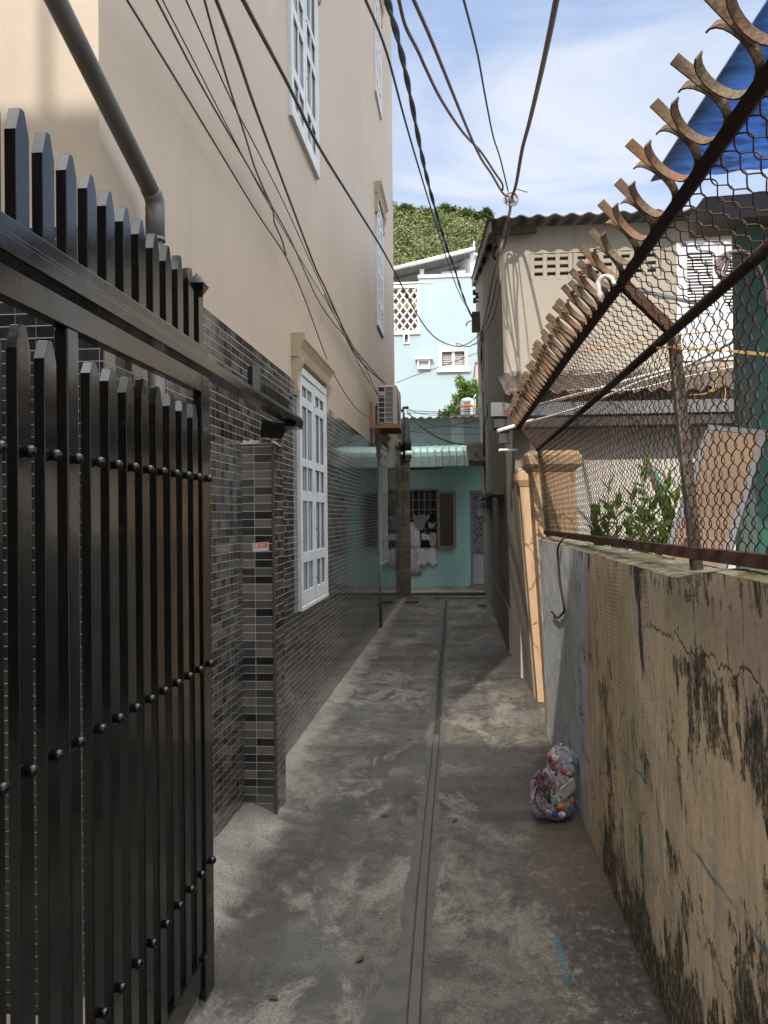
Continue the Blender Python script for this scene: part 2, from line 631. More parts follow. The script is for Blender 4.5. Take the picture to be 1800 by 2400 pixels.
    dgm = g.mth('MULTIPLY', g.mth('MULTIPLY', g.band(dg, -.09, .05, .05), g.band(y, 2.3, 3.1, .15)), .13)
    rb = g.mth('MULTIPLY', g.mth('MULTIPLY', g.band(y, 1.5, 2.15, .1), g.band(z, .25, .75, .12)), .06)
    thr = g.mth('ADD', g.mth('ADD', thr, dgm), rb)
    thr = g.mth('SUBTRACT', thr, g.mth('MULTIPLY', ge, .14))
    mould = g.step(thr, .605, .64)
    grain = g.noise(g.map(p, (1, 1, .45)), 60, 8, .8)
    mould = g.mth('MULTIPLY', mould, g.ramp(grain, [(.38, .25), (.50, 1)]))
    c = g.mix(g.mth('MULTIPLY', mould, .94), c, g.mix(g.ramp(g.noise(p, 11, 4), [(.4, 0), (.6, 1)]), (.014, .012, .009), (.040, .034, .016)))
    # one broad black run below the break in the coping
    run = g.mth('ADD', y, g.mth('MULTIPLY', g.noise(g.map(p, (1, 1, 3)), 6, 4), .02))
    run = g.mth('MULTIPLY', g.band(run, 2.675, 2.715, .005), g.step(z, 1.02, 1.08))
    c = g.mix(g.mth('MULTIPLY', run, .9), c, (.018, .015, .013))
    # blue spray line
    bz = g.mth('ADD', z, g.mth('MULTIPLY', g.noise(p, 6, 3), -.05))
    bz = g.mth('ADD', bz, g.mth('MULTIPLY', g.noise(p, 30, 3), .012))
    ln_ = g.mth('MULTIPLY', g.band(bz, .664, .676, .004), g.band(y, 1.3, 3.25, .1))
    ln_ = g.mth('MULTIPLY', ln_, g.ramp(g.noise(g.map(p, (1, 1, .2)), 3.2, 4, .65), [(.42, 0), (.52, .8)]))
    c = g.mix(ln_, c, (.03, .15, .21))
    r = g.ramp(big, [(.3, .6), (.7, .85)])
    h = g.mth('ADD', g.noise(p, 40, 6, .65), g.mth('MULTIPLY', mould, .4))
    h = g.mth('SUBTRACT', h, g.mth('MULTIPLY', cr, .8))
    n = g.bump(h, .5, .006)
    n = g.bump(g.noise(p, 5, 4), .3, .02, n)
    return g.fin(c, r, 0, n, .35)


MT['fgwall'] = fgwall()


def coping():
    g = G('mossy_wall_top')
    p = g.pos()
    a = g.noise(p, 6, 6, .65)
    c = g.ramp(a, [(.3, (.20, .165, .115)), (.45, (.11, .105, .045)), (.56, (.27, .235, .18)), (.68, (.05, .045, .03)), (.8, (.14, .14, .05))])
    return g.fin(c, .9, 0, g.bump(g.noise(p, 45, 6, .7), .8, .01), .2)


MT['coping'] = coping()


def pavement():
    g = G('alley_concrete')
    p = g.pos()
    x, y, z = g.sep(p)
    a = g.noise(p, .9, 6, .62, .3)
    b = g.noise(p, 3.2, 6, .65)
    c = g.ramp(a, [(.28, (.078, .069, .056)), (.5, (.118, .105, .086)), (.72, (.18, .16, .13))])
    c = g.mix(g.ramp(b, [(.35, 0), (.7, .55)]), c, (.078, .070, .058))
    mo = g.noise(g.map(p, (1, .8, 1)), 8.5, 12, .8, .5)
    c = g.mix(g.ramp(mo, [(.42, .85), (.50, 0)]), c, (.045, .040, .034))
    c = g.mix(g.ramp(mo, [(.55, 0), (.63, .7)]), c, (.20, .18, .15))
    scr = g.noise(g.map(p, (6, 2.4, 1), (0, 0, 0), (0, 0, .5)), 5.0, 9, .8)
    c = g.mix(g.ramp(scr, [(.60, 0), (.64, .7)]), c, (.28, .26, .22))
    sp2 = g.noise(g.map(p, (3, 9, 1)), 7, 6, .7)
    c = g.mix(g.ramp(sp2, [(.60, 0), (.66, .8)]), c, (.030, .027, .022))
    sm = g.noise(g.map(p, (1.6, .5, 1), (2, 1, 0)), 1.3, 4, .55)
    c = g.mix(g.ramp(sm, [(.54, 0), (.62, .75)]), c, (.078, .076, .068))
    # wet / dirty shadows of old water running to the drain
    dk = g.noise(g.map(p, (.55, 1.5, 1), (.3, .0, 0)), 1.15, 5, .6, .4)
    c = g.mix(g.ramp(dk, [(.50, 0), (.64, .85)]), c, (.032, .029, .024))
    # long dark tide mark on the left, pale worn patches, broad tonal drift
    tl = g.mth('SUBTRACT', g.mth('ADD', x, g.mth('MULTIPLY', g.mth('SUBTRACT', b, .5), .5)), g.mth('MULTIPLY', y, .13))
    tlm = g.mth('MULTIPLY', g.band(tl, -1.27, -1.05, .09), g.band(y, 2.4, 5.6, .5))
    c = g.mix(g.mth('MULTIPLY', tlm, .65), c, (.036, .033, .028))
    wp = g.noise(g.map(p, (1.2, .6, 1), (4.2, 1.7, 0)), 2.1, 9, .72, .5)
    c = g.mix(g.ramp(wp, [(.53, 0), (.60, .75)]), c, (.205, .185, .155))
    wp2 = g.noise(g.map(p, (1.1, .7, 1), (1.2, 6.7, 0)), 2.8, 10, .75, .4)
    c = g.mix(g.ramp(wp2, [(.55, 0), (.61, .8)]), c, (.042, .038, .032))
    dr_ = g.ramp(g.noise(g.map(p, (.8, .55, 1), (0, 3.1, 0)), 1.5, 5, .6, .5), [(.34, .74), (.5, 1.0), (.66, 1.0)])
    c = g.mix(1.0, c, dr_, 'MULTIPLY')
    # damp, black speckled right foot of the wall
    rx = g.mth('ADD', x, g.mth('MULTIPLY', b, .35))
    sp = g.noise(p, 26, 5, .7)
    rm = g.mth('MULTIPLY', g.step(rx, .34, .62), g.step(y, 5.5, 3.4))
    c = g.mix(g.mth('MULTIPLY', rm, g.ramp(sp, [(.40, 0), (.55, .85)])), c, (.040, .035, .026))
    c = g.mix(g.mth('MULTIPLY', rm, g.ramp(g.noise(p, 17, 5, .7), [(.56, 0), (.64, .65)])), c, (.29, .265, .215))
    fr = g.mth('MULTIPLY', g.step(rx, .30, .66), g.ramp(g.noise(g.map(p, (2.2, 1, 1)), 16, 10, .82), [(.55, 0), (.62, .55)]))
    c = g.mix(fr, c, (.34, .315, .26))
    fd = g.mth('MULTIPLY', g.step(rx, .30, .6), g.ramp(g.noise(g.map(p, (2.0, 1, 1), (5, 3, 0)), 17, 10, .82), [(.53, 0), (.61, .9)]))
    c = g.mix(g.mth('MULTIPLY', fd, g.step(y, 6.0, 3.5)), c, (.026, .023, .018))
    wj = g.mth('MULTIPLY', g.step(g.mth('ADD', x, g.mth('MULTIPLY', g.mth('SUBTRACT', sp, .5), .10)), .585, .625), g.step(y, 6.0, 4.5))
    c = g.mix(g.mth('MULTIPLY', wj, .8), c, (.035, .031, .022))
    # brown stain below the rubbish bags
    bs = g.mth('MULTIPLY', g.band(y, 3.3, 4.35, .25), g.step(rx, .42, .60))
    c = g.mix(g.mth('MULTIPLY', bs, .5), c, (.15, .105, .065))
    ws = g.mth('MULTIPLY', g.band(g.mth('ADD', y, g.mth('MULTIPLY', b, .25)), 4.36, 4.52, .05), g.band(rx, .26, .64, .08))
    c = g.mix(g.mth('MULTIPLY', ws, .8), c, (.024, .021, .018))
    wd = g.mth('MULTIPLY', g.band(g.mth('ADD', y, g.mth('MULTIPLY', b, .6)), 4.75, 5.6, .15), g.step(rx, .50, .66))
    c = g.mix(g.mth('MULTIPLY', wd, .8), c, (.032, .028, .023))
    wd2 = g.mth('MULTIPLY', g.band(g.mth('ADD', y, g.mth('MULTIPLY', b, .8)), 8.6, 9.9, .35), g.step(rx, .18, .55))
    c = g.mix(g.mth('MULTIPLY', wd2, .75), c, (.034, .030, .024))
    # pale dust against the left wall
    lx = g.mth('SUBTRACT', x, g.mth('MULTIPLY', b, .30))
    lm = g.mth('MULTIPLY', g.step(lx, -1.02, -1.20), g.ramp(g.noise(p, 7, 5, .65), [(.35, .2), (.6, 1)]))
    c = g.mix(g.mth('MULTIPLY', lm, .75), c, (.31, .28, .235))
    # cement heap by the gate is lighter
    hm = g.step(z, .012, .04)
    c = g.mix(g.mth('MULTIPLY', hm, .8), c, g.mix(g.ramp(b, [(.4, 0), (.62, 1)]), (.33, .295, .25), (.17, .155, .13)))
    # blue paint drips
    bx = g.mth('ADD', x, g.mth('MULTIPLY', g.noise(p, 9, 3), .05))
    bx = g.mth('SUBTRACT', bx, g.mth('MULTIPLY', y, .03))
    bl = g.mth('MULTIPLY', g.band(bx, .284, .300, .006), g.band(y, 2.78, 3.32, .04))
    bl = g.mth('MULTIPLY', bl, g.ramp(g.noise(p, 9, 4, .6), [(.47, 0), (.52, .9)]))
    c = g.mix(bl, c, (.025, .13, .19))
    # pits and grit
    pit = g.vor(p, 34)
    c = g.mix(g.mth('MULTIPLY', g.mth('LESS_THAN', pit, .11), g.ramp(g.noise(p, 4, 3), [(.5, 0), (.6, .7)])), c, (.035, .03, .025))
    gr = g.noise(p, 120, 4, .7)
    c = g.mix(g.ramp(gr, [(.38, .75), (.48, 0)]), c, (.035, .031, .026))
    c = g.mix(g.ramp(gr, [(.62, 0), (.72, .6)]), c, (.36, .34, .30))
    r = g.ramp(sm, [(.4, .78), (.65, .52)])
    n = g.bump(g.noise(p, 55, 6, .7), .45, .006)
    n = g.bump(g.noise(p, 7, 5, .6), .35, .02, n)
    return g.fin(c, r, 0, n, .4)


MT['pavement'] = pavement()
MT['drain_strip'] = stained('smooth_drain_mortar', (.082, .077, .067), (.04, .037, .032), 6, .8, .65, False, .2, 60)
MT['drain_dark'] = plain('drain_groove', (.018, .016, .014), .8, 0, .3, 20)
MT['drain_brown'] = plain('drain_groove_dry', (.022, .019, .016), .85, 0, .3, 20, .2)
MT['drain_lid'] = stained('drain_mortar_lid', (.085, .077, .066), (.05, .045, .038), 4, .5, .75, False, .2, 40)
MT['earth'] = stained('earth_ground', (.22, .20, .17), (.12, .10, .08), .3, .6, .9, False, .3, 8)

# ------------------------------------------------------------------ world and sun
az, el = R(14.3), R(42)
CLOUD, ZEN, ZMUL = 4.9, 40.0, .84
w = bpy.data.worlds.new('World')
C.world = w
w.use_nodes = True
nt = w.node_tree
bg = nt.nodes['Background']
sky = nt.nodes.new('ShaderNodeTexSky')
sky.sky_type = 'NISHITA'
sky.sun_disc = False
sky.sun_elevation = el
# sun stands behind the camera, a little to the left
sky.sun_rotation = math.pi + az
sky.air_density = 1.2
sky.dust_density = 1.5
sky.ozone_density = 1.5
tc = nt.nodes.new('ShaderNodeTexCoord')
mp = nt.nodes.new('ShaderNodeMapping')
mp.inputs['Scale'].default_value = (1.0, 1.0, 3.2)
mp.inputs['Rotation'].default_value = (.1, .35, .3)
mp.inputs['Location'].default_value = (.35, .1, .2)
nt.links.new(tc.outputs['Generated'], mp.inputs[0])
nz = nt.nodes.new('ShaderNodeTexNoise')
nz.inputs['Scale'].default_value = 2.3
nz.inputs['Detail'].default_value = 7
nz.inputs['Roughness'].default_value = .58
nz.inputs['Distortion'].default_value = .6
nt.links.new(mp.outputs[0], nz.inputs['Vector'])
rp = nt.nodes.new('ShaderNodeValToRGB')
rp.color_ramp.elements[0].position = .42
rp.color_ramp.elements[0].color = (.50, .50, .50, 1)
rp.color_ramp.elements[1].position = .74
rp.color_ramp.elements[1].color = (.95, .95, .95, 1)
nt.links.new(nz.outputs['Fac'], rp.inputs[0])
mx = nt.nodes.new('ShaderNodeMix')
mx.data_type = 'RGBA'
# added brightness high overhead, out of view, as fill light for the alley
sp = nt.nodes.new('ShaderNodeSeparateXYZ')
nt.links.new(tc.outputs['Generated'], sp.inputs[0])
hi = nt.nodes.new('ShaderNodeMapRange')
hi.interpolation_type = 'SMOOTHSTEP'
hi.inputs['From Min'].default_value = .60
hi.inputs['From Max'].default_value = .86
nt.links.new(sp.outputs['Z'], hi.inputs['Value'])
# and an added bright sky patch, unseen to the right, as side fill
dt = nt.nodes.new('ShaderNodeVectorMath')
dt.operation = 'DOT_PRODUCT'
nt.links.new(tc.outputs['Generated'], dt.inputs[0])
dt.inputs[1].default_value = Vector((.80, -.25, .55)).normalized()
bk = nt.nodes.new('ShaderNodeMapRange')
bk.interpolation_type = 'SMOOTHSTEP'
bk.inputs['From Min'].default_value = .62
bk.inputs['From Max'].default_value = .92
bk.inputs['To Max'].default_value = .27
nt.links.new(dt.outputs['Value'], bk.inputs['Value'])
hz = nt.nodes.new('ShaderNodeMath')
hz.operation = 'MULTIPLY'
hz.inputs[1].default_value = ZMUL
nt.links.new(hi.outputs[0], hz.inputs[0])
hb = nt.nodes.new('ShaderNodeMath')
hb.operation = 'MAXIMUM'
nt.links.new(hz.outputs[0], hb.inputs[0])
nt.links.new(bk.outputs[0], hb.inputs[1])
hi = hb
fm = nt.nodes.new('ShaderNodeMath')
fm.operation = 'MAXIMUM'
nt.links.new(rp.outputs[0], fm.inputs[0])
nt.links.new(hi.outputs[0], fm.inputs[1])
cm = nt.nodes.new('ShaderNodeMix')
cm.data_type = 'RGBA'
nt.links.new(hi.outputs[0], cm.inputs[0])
wc = nt.nodes.new('ShaderNodeMix')
wc.data_type = 'RGBA'
rw = nt.nodes.new('ShaderNodeValToRGB')
rw.color_ramp.elements[0].position = .47
rw.color_ramp.elements[1].position = .66
nt.links.new(nz.outputs['Fac'], rw.inputs[0])
nt.links.new(rw.outputs[0], wc.inputs[0])
wc.inputs[6].default_value = (CLOUD * .64, CLOUD * .78, CLOUD * 1.10, 1)
wc.inputs[7].default_value = (CLOUD * .93, CLOUD * .99, CLOUD * 1.12, 1)
nt.links.new(wc.outputs[2], cm.inputs[6])
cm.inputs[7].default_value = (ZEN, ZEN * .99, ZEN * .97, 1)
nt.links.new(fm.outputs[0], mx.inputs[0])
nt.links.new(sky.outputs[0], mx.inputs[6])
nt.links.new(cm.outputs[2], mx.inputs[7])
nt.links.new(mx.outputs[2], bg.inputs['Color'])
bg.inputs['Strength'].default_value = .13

sun = bpy.data.lights.new('sun', 'SUN')
sun.energy = 3.15
sun.angle = R(.53)
sun.color = (1, .93, .82)
so = bpy.data.objects.new('sun', sun)
COL.objects.link(so)
sd = Vector((math.sin(az) * math.cos(el), math.cos(az) * math.cos(el), -math.sin(el)))   # direction the light travels
so.rotation_euler = sd.to_track_quat('-Z', 'Y').to_euler()
so.location = (-5, -20, 30)
C.view_settings.view_transform = 'Standard'
C.view_settings.look = 'None'
C.view_settings.exposure = 0.55
C.view_settings.gamma = 1
C.cycles.max_bounces = 7
C.cycles.diffuse_bounces = 4
C.cycles.glossy_bounces = 3
C.cycles.transparent_max_bounces = 12
C.cycles.use_adaptive_sampling = True
C.cycles.adaptive_threshold = .02
C.cycles.use_denoising = True
C.cycles.caustics_reflective = False
C.cycles.caustics_refractive = False
# ================================================================== SETTING
# ground sheet to the horizon
mb = MB()
mb.add([(-900, -300, -.03), (900, -300, -.03), (900, 1500, -.03), (-900, 1500, -.03)], [(0, 1, 2, 3)])
tag(mb.build('ground', MT['earth'], fixn=False), kind='structure')


def hsh(x, y):
    return math.sin(x * 12.9 + y * 4.1) * .5 + math.sin(x * 3.3 - y * 7.7 + 1.3) * .3 + math.sin(x * 21 + y * 17) * .2


def pav(u, v):
    x = -1.22 + u * 2.0
    y = -1.0 + v * 18.7
    z = .003 * hsh(x, y * .7)
    # crude mortar heap along the left wall near the pillar
    d = max(0.0, 1 - max(0, x + 1.12) / (.30 + .10 * hsh(y * 2, 1)))
    wy = max(0.0, min(1, (y - 2.3) / .8)) * max(0.0, min(1, (4.55 - y) / .35))
    z += .085 * d * d * (3 - 2 * d) * wy * (1 + .25 * hsh(x * 2, y * 2))
    # low kerb of mortar along the rest of the left wall
    d2 = max(0.0, 1 - max(0, x + 1.08) / .12)
    if y > 4.4:
        z += .022 * d2 * d2
    # shallow fall to the middle drain
    z += .012 * abs(x + .16)
    return (x, y, z)


tag(MB().grid(pav, 60, 420).build('alley_pavement', MT['pavement'], fixn=False), kind='structure')


def lay(x, y):
    u, v = (x + 1.22) / 2.0, (y + 1.0) / 18.7
    return pav(u, v)[2]


def dx(y):
    return -.145 - .004 * (y - 2.5) + .006 * math.sin(y * 1.3)


def strip(name, fl, fr, y0, y1, h, mat, n=160):
    mb = MB()

    def fn(u, v):
        y = y0 + (y1 - y0) * v
        x = fl(y) + (fr(y) - fl(y)) * u
        return (x, y, lay(x, y) + h)
    mb.grid(fn, 3, n)
    return tag(mb.build(name, mat, fixn=False), kind='structure')


rl = random.Random(3)
jag = [rl.uniform(-1, 1) for _ in range(400)]


def jg(y, s, o=0):
    q = (y + 2) * s + o
    i = int(q)
    f = q - i
    return jag[i % 400] * (1 - f) + jag[(i + 1) % 400] * f


def widthL(y):
    return .055 + .03 * jg(y, 2.2) + .012 * jg(y, 11, 9) + (.10 * max(0, 1 - abs(y - 2.45) / .5)) + .02 * max(0, 3.6 - y)


def widthR(y):
    return .048 + .02 * jg(y, 3, 50) + .012 * jg(y, 13, 77)


strip('drain_mortar_road', lambda y: dx(y) - .02 - max(.02, widthL(y) * .72), lambda y: dx(y) + .02 + max(.012, widthR(y) * .6), -.8, 15.2, .004, MT['drain_strip'], 420)
strip('drain_lid_pavement', lambda y: dx(y) - .016, lambda y: dx(y) + .016, -.8, 5.85, .011, MT['drain_lid'])
strip('drain_channel_left', lambda y: dx(y) - .023 - .002 * jg(y, 15), lambda y: dx(y) - .0155, -.8, 5.85, .008, MT['drain_brown'])
strip('drain_channel_right', lambda y: dx(y) + .0155, lambda y: dx(y) + .023 + .002 * jg(y, 15, 5), -.8, 5.85, .008, MT['drain_brown'])
strip('drain_channel', lambda y: dx(y) - .022 - .006 * jg(y, 18), lambda y: dx(y) + .022 + .006 * jg(y, 18, 33), 5.85, 15.2, .009, MT['drain_dark'], 380)
mb = MB()
mb.box(-.42, .56, 15.55, 15.60, .012, .022)
mb.box(-1.05, .56, 16.25, 16.28, .012, .020)
tag(mb.build('cross_drain_channel', MT['drain_dark']), kind='structure')
mb = MB()
mb.box(-1.0, .56, 16.4, 17.72, .0, .055)
tag(mb.build('house_apron_pavement', MT['pavement'], bevel=.01), kind='structure')

# right-hand yard paving
mb = MB()
mb.box(.78, 6, .5, 8.0, -.02, .012)
tag(mb.build('yard_pavement', MT['pavement']), kind='structure')

# ================================================================== LEFT HOUSE
LH = thing('plaster_house', 'tall cream plastered house on the left with dark mosaic tiled base and white windows', 'house', (-1.142, 0, 0), None, -.0063)
Y0, Y1, TOP = 2.56, 14.5, 11.1
mb = MB()
mb.box(-9, 0, Y0, Y1, 0, TOP)
mb.build('wall', MT['cream'], LH, local=True)
mb = MB()
mb.box(0.0, .015, Y0, 15.15, -.02, 2.49)
mb.build('tile_cladding', MT['tile_side'], LH, local=True)
mb = MB()
mb.box(-9, .0147, Y0 - .015, Y0 - .0005, -.02, 2.49)
mb.build('tile_cladding', MT['tile_front'], LH, local=True)
mb = MB()
mb.box(-9, .06, Y0 - .08, Y1 + .1, TOP, TOP + .12)
mb.build('cornice', MT['cream_trim'], LH, local=True)
# lower annexe of the same house at the far end
mb = MB()
mb.box(-4, -.001, Y1 + .001, 16.0, 0, 2.80)
mb.build('side_wall', MT['cream'], LH, local=True)
mb = MB()
mb.box(-4, .05, Y1 + .01, 16.05, 2.80, 2.86)
mb.box(-4, .08, Y1 + .01, 16.08, 2.862, 2.92)
mb.build('wall_cap', MT['cream_trim'], LH, local=True)


def window(y0, y1, z0, z1, hood=True):
    """casement pair in a white frame on the side wall (local: wall plane x = 0)"""
    o = .015 if z0 < 2 else .0
    fr = MB()
    t = .055
    fr.box(o - .01, o + .026, y0, y0 + t, z0, z1)
    fr.box(o - .01, o + .026, y1 - t, y1, z0, z1)
    fr.box(o - .01, o + .026, y0 + t, y1 - t, z1 - t, z1)
    fr.box(o - .01, o + .030, y0 - .001, y1 + .001, z0 - .03, z0)
    ym = (y0 + y1) / 2
    win = fr.build('window', MT['white_frame'], LH, bevel=.004, local=True)
    gap = .008
    hgt = z1 - t - z0
    rails = [(z0 + .005, z0 + .10), (z0 + hgt * .185, z0 + hgt * .185 + .075), (z0 + hgt * .455, z0 + hgt * .455 + .075),
             (z0 + hgt * .605, z0 + hgt * .605 + .06), (z0 + hgt * .87, z0 + hgt * .87 + .065), (z1 - t - .07, z1 - t - .004)]
    for k, (a, b) in enumerate(((y0 + t + .003, ym - gap / 2), (ym + gap / 2, y1 - t - .003))):
        lf = MB()
        xo = o + (.004 if k == 0 else .007)
        lf.box(xo, xo + .014, a, a + .055, z0 + .004, z1 - t - .004)
        lf.box(xo, xo + .014, b - .055, b, z0 + .004, z1 - t - .004)
        mid = (a + b) / 2
        for (c, d) in rails:
            lf.box(xo + .0005, xo + .0135, a + .055, b - .055, c, d)
        for (c, d) in zip(rails, rails[1:]):
            lf.box(xo + .001, xo + .012, mid - .014, mid + .014, c[1], d[0])
        sash = lf.build('sash', MT['white_frame'], win, bevel=.003, local=True)
    gl = MB()
    gl.box(o - .005, o + .003, y0 + t, y1 - t, z0 + .02, z1 - t)
    gl.build('pane', MT['glass'], win, local=True)
    # little black bolts on the meeting stile
    for q in (.1, .33, .6, .9):
        bl = MB()
        bl.ball((o + .021, ym + .04, z0 + hgt * q), .008, 6, 4)
        bl.build('bolt', MT['black'], win, local=True)
    if hood:
        prof = [(0, .0), (.045, .0), (.055, .035), (.06, .06), (.085, .10), (.10, .115), (.10, .145), (.085, .16), (0, .16)]
        mbh = MB()
        zt = z1 + .04
        mbh.prism([(o * 0 + p[0], zt + p[1]) for p in prof], 'y', y0 - .10, y1 + .09)
        h = mbh.build('window_hood', MT['cream_trim'], LH, local=True)
        for (a, b) in ((y0 - .09, y0 - .01), (y1 + .005, y1 + .085)):
            k = MB()
            k.prism([(0, zt - .26), (.03, zt - .26), (.045, zt - .23), (.04, zt - .16), (.05, zt - .10), (.075, zt - .03), (.075, zt - .001), (0, zt - .001)], 'y', a, b)
            k.build('corbel', MT['cream_trim'], h, local=True)


window(5.655, 6.79, .93, 2.61)
window(11.42, 12.41, .91, 2.58)
window(5.55, 6.64, 4.32, 5.98)
window(11.43, 12.29, 4.24, 5.98)
window(5.55, 6.64, 7.58, 9.2)
window(11.43, 12.29, 7.5, 9.1)

# gate pillar clad in tile, standing against the wall
TP = thing('tiled_pillar', 'square gate pillar clad in brown and black strip tiles under the end of the black track', 'pillar', (-1.129, 4.2, 0))
mb = MB()
mb.box(-1.129, -.940, 4.2, 4.42, -.02, 1.93)
mb.build('shaft', MT['tile_pillar'], TP)
mb = MB()
mb.box(-.940, -.931, 4.2, 4.42, .0, 1.925)
mb.build('side_tile', MT['tile_pillar_side'], TP)
mb = MB()
mb.box(-.944, -.9295, 4.1965, 4.206, .0, 1.925)
mb.build('edge_trim', plain('brown_edge_trim', (.085, .055, .045), .5), TP)
mb = MB()


def capfn(u, v):
    x = -1.133 + .205 * u
    y = 4.195 + .23 * v
    e = min(u, 1 - u, v, 1 - v)
    return (x, y, 1.931 + (.022 + .010 * hsh(x * 14, y * 14)) * min(1, e * 7))


mb.grid(capfn, 12, 12)
mb.build('mortar_cap', MT['cement'], TP, fixn=False)

ST = MB()
ST.box(-.012, .012, 0, .0012, -.006, .006)
s0 = P(611, 1282, 4.196)
st = thing('paper_sticker', 'small orange and white paper sticker on the front of the tiled pillar', 'sticker', s0)
mb = MB()
mb.bar(s0 + Vector((-.042, 0, -.002)), s0 + Vector((.042, 0, .003)), .001, .046, (0, 0, 1))
mb.build('paper', plain('sticker_paper', (.62, .56, .50), .7), st)
mb = MB()
mb.bar(s0 + Vector((-.034, -.0011, .0065)), s0 + Vector((.038, -.0011, .0105)), .001, .022, (0, 0, 1))
mb.build('orange_panel', plain('sticker_orange', (.62, .17, .05), .7), st)
mb = MB()
for i in range(5):
    a = -.035 + i * .014
    mb.box(s0.x + a, s0.x + a + .010, s0.y - .0016, s0.y - .0008, s0.z - .018 + i * .0006, s0.z - .013 + i * .0006)
mb.box(s0.x - .028, s0.x - .016, s0.y - .0022, s0.y - .0012, s0.z + .0, s0.z + .014)
for k in range(2):
    mb.box(s0.x - .008, s0.x + .022, s0.y - .0022, s0.y - .0012, s0.z + .004 + k * .007, s0.z + .0065 + k * .007)
mb.build('print', plain('sticker_print', (.74, .62, .58), .7), st)

# drain pipe
DP = thing('drain_pipe', 'grey plastic pipe sloping down to an elbow on the left house wall', 'pipe', (-1.07, 3.03, 0))
e = P(363, 466, 2.846)
t = P(131, 0, 2.122)
dirn = (t - e).normalized()
mb = MB()
mb.tube([e + dirn * .03, e + dirn * 2.4], .030, 18)
mb.build('sloping_pipe', MT['pvc_grey'], DP)
mb = MB()
mb.tube([Vector((e.x, e.y, .3)), e - Vector((0, 0, .10))], .029, 18)
mb.build('down_pipe', MT['pvc_grey'], DP)
mb = MB()
pe = [e - Vector((0, 0, .15)), e - Vector((0, 0, .04)), e - Vector((0, 0, .012)), e + dirn * .02, e + dirn * .05]
mb.tube(pe, [.0335, .0335, .0335, .0335, .0335], 18)
mb.tube([e - Vector((0, 0, .152)), e - Vector((0, 0, .14))], .0355, 18)
mb.build('elbow', MT['pvc_grey'], DP)
mb = MB()
for zz in (2.2, 1.1):
    mb.box(e.x - .045, e.x + .033, e.y - .036, e.y + .036, zz, zz + .02)
mb.build('clamp', MT['pvc_grey'], DP)

# thin rod on the wall under the far lower window
pp = P(893, 1325, 11.6)
mb = MB()
mb.tube([(-1.045, 11.42, .0), (-1.045, 11.42, .87)], .012, 8)
tag(mb.build('conduit_pipe', MT['galv']), 'thin vertical conduit below the far ground floor window', 'conduit')

# ---------------------------------------------------------------- air conditioner
AC = thing('air_conditioner', 'beige air conditioner outdoor unit on a rusty bracket high on the house wall', 'air conditioner', (-.85, 10.5, 2.7))
ac_c = plain('beige_ac_casing', (.42, .385, .335), .5, 0, .08, 6, .05)
ac_d = plain('dark_ac_louvre', (.035, .032, .03), .6)
x0, x1, y0, y1, z0, z1 = -.985, -.735, 10.5, 11.28, 2.725, 3.225
mb = MB()
mb.box(x0, x1, y0 + .012, y1, z0, z1)
mb.build('casing', ac_c, AC, bevel=.015)
mb = MB()
mb.box(x0 + .02, x1 - .05, y0 + .001, y0 + .011, z0 + .03, z1 - .025)
mb.build('dark_opening', ac_d, AC)
mb = MB()
for k in range(8):
    zz = z0 + .02 + k * (z1 - z0 - .04) / 7
    mb.box(x0 + .006, x1 - .04, y0 - .012, y0 + .0105, zz - .005, zz + .005)
for xx in (x0 + .011, (x0 + x1 - .04) / 2 - .008, x1 - .045):
    mb.box(xx - .006, xx + .006, y0 - .009, y0 + .0102, z0 + .0145, z1 - .0145)
for k in range(7):
    for q in (1, 2, 3):
        zz = z0 + .02 + (k + q / 4) * (z1 - z0 - .04) / 7
        mb.box((x0 + x1) / 2 - .02, x1 - .052, y0 - .004, y0 + .0103, zz - .003, zz + .003)
mb.box(x1 - .039, x1, y0 - .008, y0 + .0115, z0 + .006, z1 - .006)
mb.build('side_grille', ac_c, AC)
mb = MB()
mb.box(x0 + .022, x0 + .092, y0 - .015, y0 - .001, z1 - .13, z1 - .085)
mb.build('handle', ac_c, AC)
mb = MB()
for k in range(8):
    a = k * math.pi / 8
    c = Vector((x1 + .014, (y0 + y1) / 2 - .1, (z0 + z1) / 2))
    mb.bar(c + Vector((0, math.cos(a), math.sin(a))) * .21, c - Vector((0, math.cos(a), math.sin(a))) * .21, .006, .008)
for rr in (.06, .11, .16, .21):
    c = Vector((x1 + .016, (y0 + y1) / 2 - .1, (z0 + z1) / 2))
    mb.tube([c + Vector((0, math.cos(a), math.sin(a))) * rr for a in [i * math.pi / 12 for i in range(25)]], .004, 5)
mb.build('fan_guard', ac_c, AC)
mb = MB()
for yy in (10.42, 11.2):
    mb.bar((-1.060, yy, 3.0), (-1.060, yy, 2.67), .03, .04, (1, 0, 0))
    mb.bar((-1.072, yy, 2.69), (-.70, yy, 2.69), .04, .035)
mb.build('bracket', MT['rust_orange'], AC)
mb = MB()
mb.box(x0 - .01, x1 + .012, y0 - .05, y1 + .02, 2.709, 2.722)
mb.build('drip_tray', plain('dirty_tray', (.22, .17, .10), .7), AC)
mb = MB()
mb.tube(smooth_path([(-.995, 10.60, 2.93), (-1.02, 10.56, 2.99), (-1.038, 10.52, 2.90), (-1.035, 10.5, 2.74), (-1.045, 10.5, 2.45)]), .022, 8)
mb.build('pipe_lagging', plain('grey_lagging', (.25, .235, .215), .8, 0, .2, 20, .3), AC)

# ================================================================== GATE
GX = -.81            # outer (alley) face
GT = thing('metal_gate', 'black sliding metal gate leaf of pointed pickets with round rivets', 'gate', (GX, 1.7, 0))
PW, PD = .050, .024


